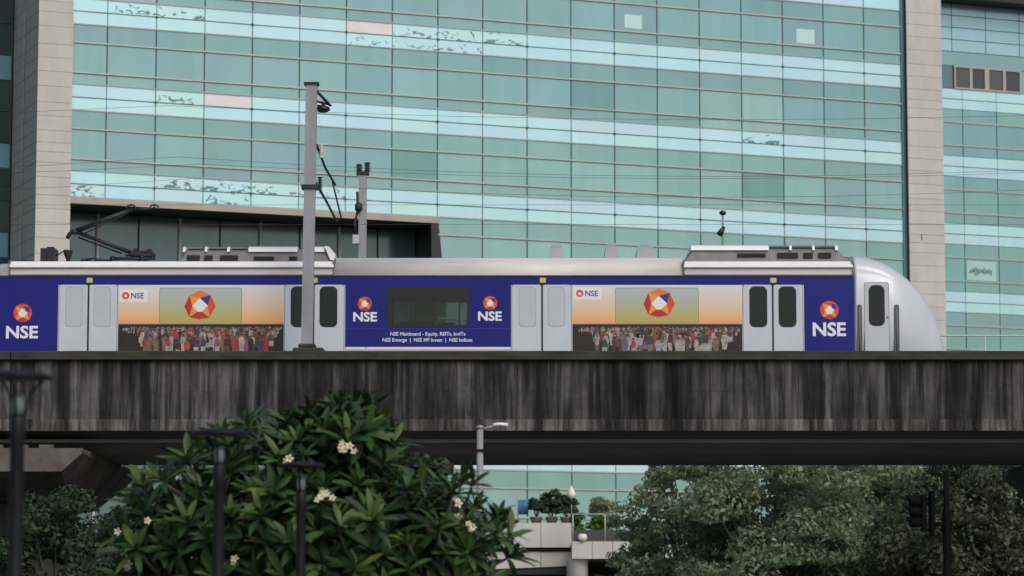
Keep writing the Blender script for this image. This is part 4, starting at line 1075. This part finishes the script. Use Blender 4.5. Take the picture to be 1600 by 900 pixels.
# left of the frangipani
tree('leafy_tree', 'pale green tree right of the dark pier cap', gx(232, 95), 95, 7.5, 1.6, 4.2, 'tree_leaf', 14000, .19, 31, 'trees left of the frangipani', .2, clumps=60)
tree('leafy_tree', 'dark tree below the pier cap at the left', gx(95, 66), 66, 4.9, 1.9, 3.2, 'tree_leaf_dark', 20000, .14, 32, 'trees left of the frangipani', .1, clumps=90)
tree('leafy_tree', 'dark bushy tree low behind the frangipani', gx(205, 60), 60, 4.3, 1.5, 2.8, 'tree_leaf_dark', 14000, .14, 33, 'trees left of the frangipani', .1, clumps=70)
tree('leafy_tree', 'dusty dark tree whose top shows above the middle lamp', at(392, 700, 47).x, 47, at(392, 636, 47).z, .85, 1.6, 'tree_leaf_dusty', 5200, .13, 34, 'dark trees behind the frangipani', .3, clumps=24)
tree('leafy_tree', 'dark feathery tree top just right of the frangipani peak', at(655, 760, 47).x, 47, at(650, 690, 47).z, .75, 1.3, 'tree_leaf_dark', 4200, .13, 35, 'dark trees behind the frangipani', .3, clumps=20)
# potted plants and shrubs of the terrace
for i, (u, v, r_, h_, lab, mt) in enumerate(((838, 815, .5, .8, 'low dark potted shrub nearest the blue banner on the terrace', 'tree_leaf_dark'), (862, 815, .62, 1.25, 'tallest dark potted shrub, left of the globe lamp on the terrace', 'tree_leaf_dark'), (885, 815, .55, 1.15, 'dark potted shrub below the globe lamp', 'tree_leaf_dark'), (944, 803, .75, 1.2, 'round green potted shrub at the right of the terrace', 'tree_leaf'))):
    P = at(u, v, 147.2); root = thing('potted_plant', lab, 'plant', (P.x, 147.2, zt1 - .03 if i < 3 else zq1 + .6), 0, 'potted plants on the terrace')
    m = MB(); m.lathe(0, 0, [(.2, 0), (.3, .3), (.32, .36), (.28, .36)], 12); m.build('pot', 'pot_clay', root)
    rt = random.Random(i); cs = [(rt.uniform(-r_, r_) * .6, rt.uniform(-r_, r_) * .5, .36 + rt.uniform(.25, h_ * .9)) for q in range(9)]
    m = MB()
    for c_ in cs: m.tube([(0, 0, .3), (c_[0] * .5, c_[1] * .5, c_[2] * .6), c_], .015, 5)
    m.build('stem', 'bark', root, fix=False)
    leaf_cloud('foliage', mt, root, cs, [r_ * .5] * 9, 1500, .17, 60 + i)
for i, (u, lab) in enumerate(((905, 'bright green spiky plant at the left of the planter trough'), (930, 'yellow-green low plant in the middle of the planter trough'), (955, 'green low plant at the right of the planter trough'))):
    P = at(u, 832, TQ + .5); root = thing('trough_plant', lab, 'plant', (P.x, TQ + .5, zr_ + .1), 0, 'plants in the planter trough')
    rt = random.Random(40 + i); cs = [(rt.uniform(-.3, .3), rt.uniform(-.2, .2), rt.uniform(.1, .65)) for q in range(7)]
    m = MB()
    for c_ in cs: m.tube([(0, 0, -.05), c_], .012, 5)
    m.build('stem', 'bark', root, fix=False)
    leaf_cloud('foliage', 'bright_leaf', root, cs, [.24] * 7, 700, .18, 70 + i)
wp = thing('white_pot', 'small white round pot standing in the planter trough', 'pot', (at(910, 838, TQ + .1).x, TQ + .02, zq1))
m = MB(); m.lathe(0, 0, [(.12, 0), (.24, .12), (.2, .3), (.12, .36), (.10, .33)], 12); m.build('bowl', 'globe_white', wp)
m = MB(); m.lathe(0, 0, [(.1, .3), (.11, .335)], 12); m.build('soil', 'soil_ground', wp)

# ================================================================== STREET LAMP, SIGNAL
Y = 66.0; P = at(750, 668, Y)
sl = thing('street_lamp', 'pale grey street lamp post with a short arm before the viaduct', 'street lamp', (P.x, Y, 0))
m = MB(); m.lathe(0, 0, [(.12, .0), (.12, .1), (.085, .12), (.07, P.z)], 12); m.lathe(0, 0, [(.09, P.z - .02), (.09, P.z + .02), (.03, P.z + .05)], 12); m.build('pole', 'pole_grey', sl)
zl = at(775, 664, Y).z
m = MB(); m.tube([(.03, 0, P.z - .06), (.16, 0, P.z + .0), (.30, 0, zl - .02)], .025, 8); m.build('arm', 'pole_grey', sl)
m = MB(); m.grid([[(x, w * math.cos(a), zl + h_ + .045 * math.sin(a)) for a in (2 * math.pi * j / 10 for j in range(10))] for x, w, h_ in ((.27, .03, -.01), (.33, .09, .0), (.45, .10, .01), (.56, .07, .0), (.60, .02, .0))], 0, True, True, True); m.build('lamp_head', 'white_panel', sl)
m = MB(); m.box(-.085, .085, -.085, .085, at(750, 706, Y).z, at(750, 702, Y).z); m.build('clamp_band', 'black_paint', sl)

Y = 56.0; P = at(1478, 735, Y)
tsg = thing('traffic_signal', 'black traffic signal on a tall post below the viaduct, seen side on', 'traffic signal', (P.x, Y, 0))
m = MB(); zst = at(1478, 800, Y).z
m.lathe(0, 0, [(.16, 0), (.16, .12), (.082, .14), (.078, zst - .05), (.082, zst), (.058, zst + .03), (.052, P.z)], 14); m.build('post', 'signal_black', tsg)
zh1, zh0 = at(1440, 769, Y).z, at(1440, 838, Y).z
x1 = at(1459, 800, Y).x - P.x; x0 = at(1444, 800, Y).x - P.x
m = MB(); m.box(x1 - .075, x1 - .0, -.2, .2, zh0, zh1 + .02); o = m.build('back_board', 'signal_black', tsg); bevel(o, .015, 1)
hd = MB(); hd.box(x0 - .06, x0 + .03, -.13, .13, zh0 + .08, zh1 - .04); o = hd.build('signal_head', 'signal_black', tsg); bevel(o, .02, 2)
for zz_ in (zh1 - .12, zh0 + .12):
    m = MB(); m.tube([(x0, 0, zz_), (x1 - .03, 0, zz_)], .02, 6); m.build('spacer', 'signal_black', tsg)
m = MB(); m.tube([(x1 - .02, 0, zh0 + .22), (0, 0, zh0 + .22)], .035, 6); m.box(x1, -.05, -.03, .03, zh0 + .20, zh0 + .26)
m.build('bracket', 'signal_black', tsg)
for i in range(3):
    zc_ = zh1 - .17 - i * (zh1 - zh0 - .22) / 3; m = MB()
    rows = []
    for q in (0, .1, .2, .27):
        rows.append([(x0 - .06 - q, .115 * math.cos(a), zc_ + .115 * math.sin(a)) for a in (math.pi * (-.22 + 1.44 * j / 12) for j in range(13)) ] if q < .25 else [(x0 - .06 - .2 - .07 * max(0, math.sin(a)), .11 * math.cos(a), zc_ + .112 * math.sin(a)) for a in (math.pi * (-.22 + 1.44 * j / 12) for j in range(13))])
    m.grid(rows, 0, True); o = m.build('visor', 'signal_black', tsg); md = o.modifiers.new('thick', 'SOLIDIFY'); md.thickness = .008
    m = MB(); m.tube([(x0 - .055, 0, zc_), (x0 - .07, 0, zc_)], .095, 14); m.build('lens', 'lens_off', tsg)

# ================================================================== FOREGROUND LAMPS
def garden_lamp(u, v, Y, wpx, label, lean=0):
    P = at(u, v, Y); zt_ = P.z; r_ = wpx / FPX * Y / 2
    L_ = thing('garden_lamp', label, 'garden lamp', (P.x, Y, .13), 0, 'black post-top garden lamps')
    zt_ -= .13
    m = MB(); m.lathe(0, 0, [(.11, 0), (.11, .05), (.062, .08), (.056, zt_ - .55), (.062, zt_ - .53), (.062, zt_ - .36), (.045, zt_ - .33)], 14); m.build('post', 'black_paint', L_)
    m = MB()
    for a in (R(20), R(140), R(260)):
        ca, sa_ = math.cos(a), math.sin(a)
        m.tube([(.04 * ca, .04 * sa_, zt_ - .38), (.07 * ca, .07 * sa_, zt_ - .28), (.10 * ca, .10 * sa_, zt_ - .16), (.19 * ca, .19 * sa_, zt_ - .06)], .011, 6)
    m.build('fork', 'black_paint', L_)
    m = MB(); m.lathe(0, 0, [(.04, zt_ - .34), (.055, zt_ - .27), (.05, zt_ - .2), (.03, zt_ - .17)], 12); m.build('lens', 'lens_clear', L_)
    m = MB(); m.lathe(0, 0, [(.05, zt_ - .07), (r_ * .7, zt_ - .055), (r_, zt_ - .05), (r_ * 1.01, zt_ - .035), (r_ * .8, zt_ - .008), (r_ * .4, zt_ + .012), (.02, zt_ + .018)], 28); m.build('canopy', 'black_paint', L_)
    return L_
garden_lamp(29, 582, 24.1, 108, 'nearest black garden lamp, at the left edge of the picture')
garden_lamp(343, 672, 30.9, 92, 'middle black garden lamp against the frangipani leaves')
garden_lamp(471, 723, 36.9, 74, 'farthest and lowest black garden lamp, among frangipani leaves')

# ================================================================== FRANGIPANI
FYc = 40.0
fr = thing('frangipani_tree', 'large dark green frangipani with whorls of long leaves and creamy flowers', 'tree', (at(480, 800, FYc).x, FYc, .0))
fo = Vector(fr.location)
def leaf_verts(L_, w, droop, fold):
    ts = [0, .18, .42, .66, .86, 1.0]; ws = [.10, .55, .93, 1.0, .62, .02]
    rows = []
    for t, q in zip(ts, ws):
        y = L_ * t; z_ = -droop * L_ * t * t; hw = w * .5 * q
        rows.append([(-hw, y, z_ + fold * hw), (0, y, z_), (hw, y, z_ + fold * hw)])
    return rows
def leaf_mesh(name, L_, w, droop, fold, mat):
    m = MB(); m.grid(leaf_verts(L_, w, droop, fold), 0, True); me = m.mesh(name, mat)
    uv = me.uv_layers.new(name='UVMap')
    for li, lp in enumerate(me.loops):
        i = lp.vertex_index; uv.data[li].uv = ((i % 3) / 2, (i // 3) / 5)
    return me
LV = [(.44, .100, .22, .30), (.39, .105, .36, .22), (.47, .105, .14, .35), (.34, .09, .48, .2)]
lms = [leaf_mesh('leaf', *q, 'frangipani_leaf_single') for q in LV]
lobes = [(400, 835, 185, 150, 1.25), (528, 775, 108, 122, 1.05), (520, 860, 200, 130, 1.3), (678, 862, 112, 108, 1.0), (275, 862, 88, 100, .85), (545, 668, 48, 38, .45), (340, 775, 52, 52, .55), (480, 700, 70, 55, .6)]
ell = []
for (u, v, ru, rv, ry) in lobes:
    c = at(u, v, FYc + .2); ell.append((c, ru * .90 * FYc / FPX, ry * .92, rv * .93 * FYc / FPX))
rf = random.Random(5); ros = []
def inside(P, skip, sc=.9): return any(i != skip and (((P - c).x / (a * sc)) ** 2 + ((P - c).y / (b_ * sc)) ** 2 + ((P - c).z / (d * sc)) ** 2) < 1 for i, (c, a, b_, d) in enumerate(ell))
tries = 0
while len(ros) < 330 and tries < 14000:
    tries += 1
    if tries == 9000: ros += []
    i = rf.choices(range(len(ell)), [e[1] * e[3] + .08 for e in ell])[0]; c, a, b_, d = ell[i]
    th = rf.uniform(0, 2 * math.pi); cz_ = rf.uniform(-.75, 1); q = math.sqrt(1 - cz_ * cz_); k = rf.choice([.66, .74, .82, .9, .98, 1.08, 1.16]) * rf.uniform(.97, 1.03) if len(ros) < 235 else rf.uniform(.35, .66)
    nn = Vector((q * math.cos(th), q * math.sin(th), cz_))
    if nn.y > .5 and nn.z < .4: continue
    P = c + Vector((nn.x * a, nn.y * b_, nn.z * d)) * k
    if (len(ros) < 235 and inside(P, i, .68)) or P.z < 1.7: continue
    if any((P - p2).length < .30 for p2, _ in ros): continue
    ros.append((P, Vector((nn.x / a, nn.y / b_, nn.z / d)).normalized()))
leaves = []
for P, nn in ros:
    ax = (nn * .65 + Vector((0, -.1, .75)) + Vector((rf.uniform(-.25, .25), rf.uniform(-.25, .25), 0))).normalized()
    q0 = ax.to_track_quat('Z', 'Y').to_matrix().to_4x4(); nL = rf.randint(9, 17); rsc = rf.choice([.72, .85, 1, 1, 1.1, 1.22]); ph0 = rf.uniform(0, 6.28)
    for j in range(nL):
        ring_ = j / nL; tilt = R(78 - 62 * ring_ + rf.uniform(-10, 10)); ph = ph0 + j * 2.39996 + rf.uniform(-.15, .15)
        # leaf lies along +Y of its own axes; tilt up from the whorl plane
        M = Matrix.Translation(P + ax * .05 * ring_) @ q0 @ Matrix.Rotation(ph, 4, 'Z') @ Matrix.Rotation(math.pi / 2 - tilt, 4, 'X') @ Matrix.Rotation(rf.uniform(-.3, .3), 4, 'Y')
        sc_ = rsc * rf.uniform(.7, 1.15) * (1 - .25 * ring_)
        leaves.append((M @ Matrix.Scale(sc_, 4), rf.randrange(4)))
for (c, a, b_, d) in ell:                      # leaves deep inside the crown
    for q in range(int(520 * a * d) + 60):
        v_ = Vector((rf.gauss(0, 1), rf.gauss(0, 1), rf.gauss(0, 1))).normalized() * rf.uniform(.2, .78)
        P = c + Vector((v_.x * a, abs(v_.y) * b_ * .9 - .15, v_.z * d))
        if P.z < 1.5: continue
        M = Matrix.Translation(P) @ Matrix.Rotation(rf.uniform(0, 6.28), 4, 'Z') @ Matrix.Rotation(rf.uniform(-.9, .9), 4, 'X') @ Matrix.Rotation(rf.uniform(-.8, .8), 4, 'Y')
        leaves.append((M, rf.randrange(4)))
def showing(L_):
    P = L_[0].translation; u, v = proj(P)
    if not (20 < u < 900 and 560 < v < 905): return 99
    return P.y - .25 * abs(hash((round(P.x, 3), round(P.z, 3))) % 100) / 100
order = sorted(range(len(leaves)), key=lambda i: showing(leaves[i]))
single = set(order[:300]); mrest = MB(); uvs = []
for i, (M, k) in enumerate(leaves):
    if i in single:
        o = link('leaf', lms[k], fr); o.matrix_local = Matrix.Translation(-fo) @ M
    else:
        rows = [[tuple((M @ Vector(p)) - fo) for p in r_] for r_ in leaf_verts(*LV[k])]; mrest.grid(rows, 0, True)
me = mrest.mesh('inner_leaves', 'frangipani_leaf'); uv = me.uv_layers.new(name='UVMap')
vi = np.empty(len(me.loops), dtype=np.int32); me.loops.foreach_get('vertex_index', vi)
uv.data.foreach_set('uv', np.stack([(vi % 18 % 3) / 2, (vi % 18 // 3) / 5], 1).astype(np.float32).reshape(-1))
o = link('inner_leaves', me, fr); tag(o, kind='stuff')
# branches: candelabra of thick grey stems
m = MB(); base = Vector((0, 0, 0)); hubs = []
m.tube([(0, 0, -.05), (.05, 0, .5), (.0, .05, 1.0)], [.15, .13, .11], 10)
for (c, a, b_, d) in ell:
    h_ = c - fo - Vector((0, 0, d * .55)); h_.z = max(h_.z, 1.2); hubs.append(h_)
    m.tube([(0, .05, .95), tuple(h_ * .5 + Vector((0, .1, .55))), tuple(h_)], [.09, .065, .05], 8)
for P, nn in ros:
    q = P - fo; hb = min(hubs, key=lambda t: (t - q).length)
    m.tube([tuple(hb), tuple((hb + q) / 2 + Vector((0, 0, -.06))), tuple(q)], [.038, .026, .018], 6)
m.build('branches', 'bark_grey', fr, fix=False)
# flowers
fm = MB()
for j in range(5):
    a = 2 * math.pi * j / 5
    def pt(r_, da, z_): return (r_ * math.cos(a + da), r_ * math.sin(a + da), z_)
    fm.face([pt(.006, 0, 0), pt(.026, -.42, .012), pt(.045, -.25, .016), pt(.05, .12, .014), pt(.03, .5, .010)], 0)
    fm.face([pt(.002, 0, .004), pt(.02, -.35, .013), pt(.022, .3, .013)], 1)
fmesh = fm.mesh('flower', ['petal_white', 'petal_yellow'])
def spray(u, v, n, spread, seed):
    rs = random.Random(seed); P = at(u, v, 36)
    # push the spray back along the sight line until it sits on the leaf whorls
    best = min(ros, key=lambda r_: math.hypot(proj(r_[0])[0] - u, proj(r_[0])[1] - v) + (r_[0].y - 38) * 14)
    Yb = best[0].y - .32; c = at(u, v, Yb)
    m = MB(); tips = []
    for i in range(n):
        t = c + Vector((rs.uniform(-1, 1) * spread, rs.uniform(-.06, .04), rs.uniform(-1, 1) * spread * .75)); tips.append(t)
        m.tube([tuple(best[0] - fo), tuple((best[0] + c) / 2 - fo + Vector((0, 0, .02))), tuple(t - fo + Vector((0, .02, -.01)))], [.010, .007, .005], 5)
    st = m.build('flower_stalk', 'bright_leaf', fr, fix=False)
    for t in tips:
        o = link('flower', fmesh, st, tuple(t - fo)); dirv = Vector((rs.uniform(-.6, .6), -1, rs.uniform(.0, .8)))
        o.rotation_mode = 'QUATERNION'; o.rotation_quaternion = dirv.to_track_quat('Z', 'Y'); s_ = rs.uniform(.75, 1.15); o.scale = (s_, s_, s_)
for i, (u, v, n, sp) in enumerate(((548, 697, 7, .12), (509, 771, 7, .11), (736, 823, 3, .05), (572, 846, 1, .01), (454, 718, 2, .07), (716, 783, 2, .07), (718, 809, 1, .02), (184, 832, 1, .02), (231, 812, 1, .02), (367, 877, 2, .04), (202, 884, 3, .06), (412, 752, 2, .06), (785, 848, 1, .02), (305, 872, 1, .02))): spray(u, v, n, sp, 200 + i)
# yellow-green bush in the lower left corner
P = at(110, 905, 33)
yb_ = thing('yellow_green_bush', 'blurred yellow-green bush in the lower left corner', 'bush', (P.x, 33, .13))
rt = random.Random(9); cs = [(rt.uniform(-.55, .55), rt.uniform(-.3, .3), rt.uniform(.7, at(110, 880, 33).z - .3)) for q in range(26)]
m = MB()
for c_ in cs: m.tube([(0, 0, 0), (c_[0] * .4, c_[1] * .4, c_[2] * .6), c_], .012, 5)
m.build('stem', 'bark', yb_, fix=False)
leaf_cloud('foliage', 'yellow_leaf', yb_, cs, [.2] * len(cs), 2600, .11, 91)
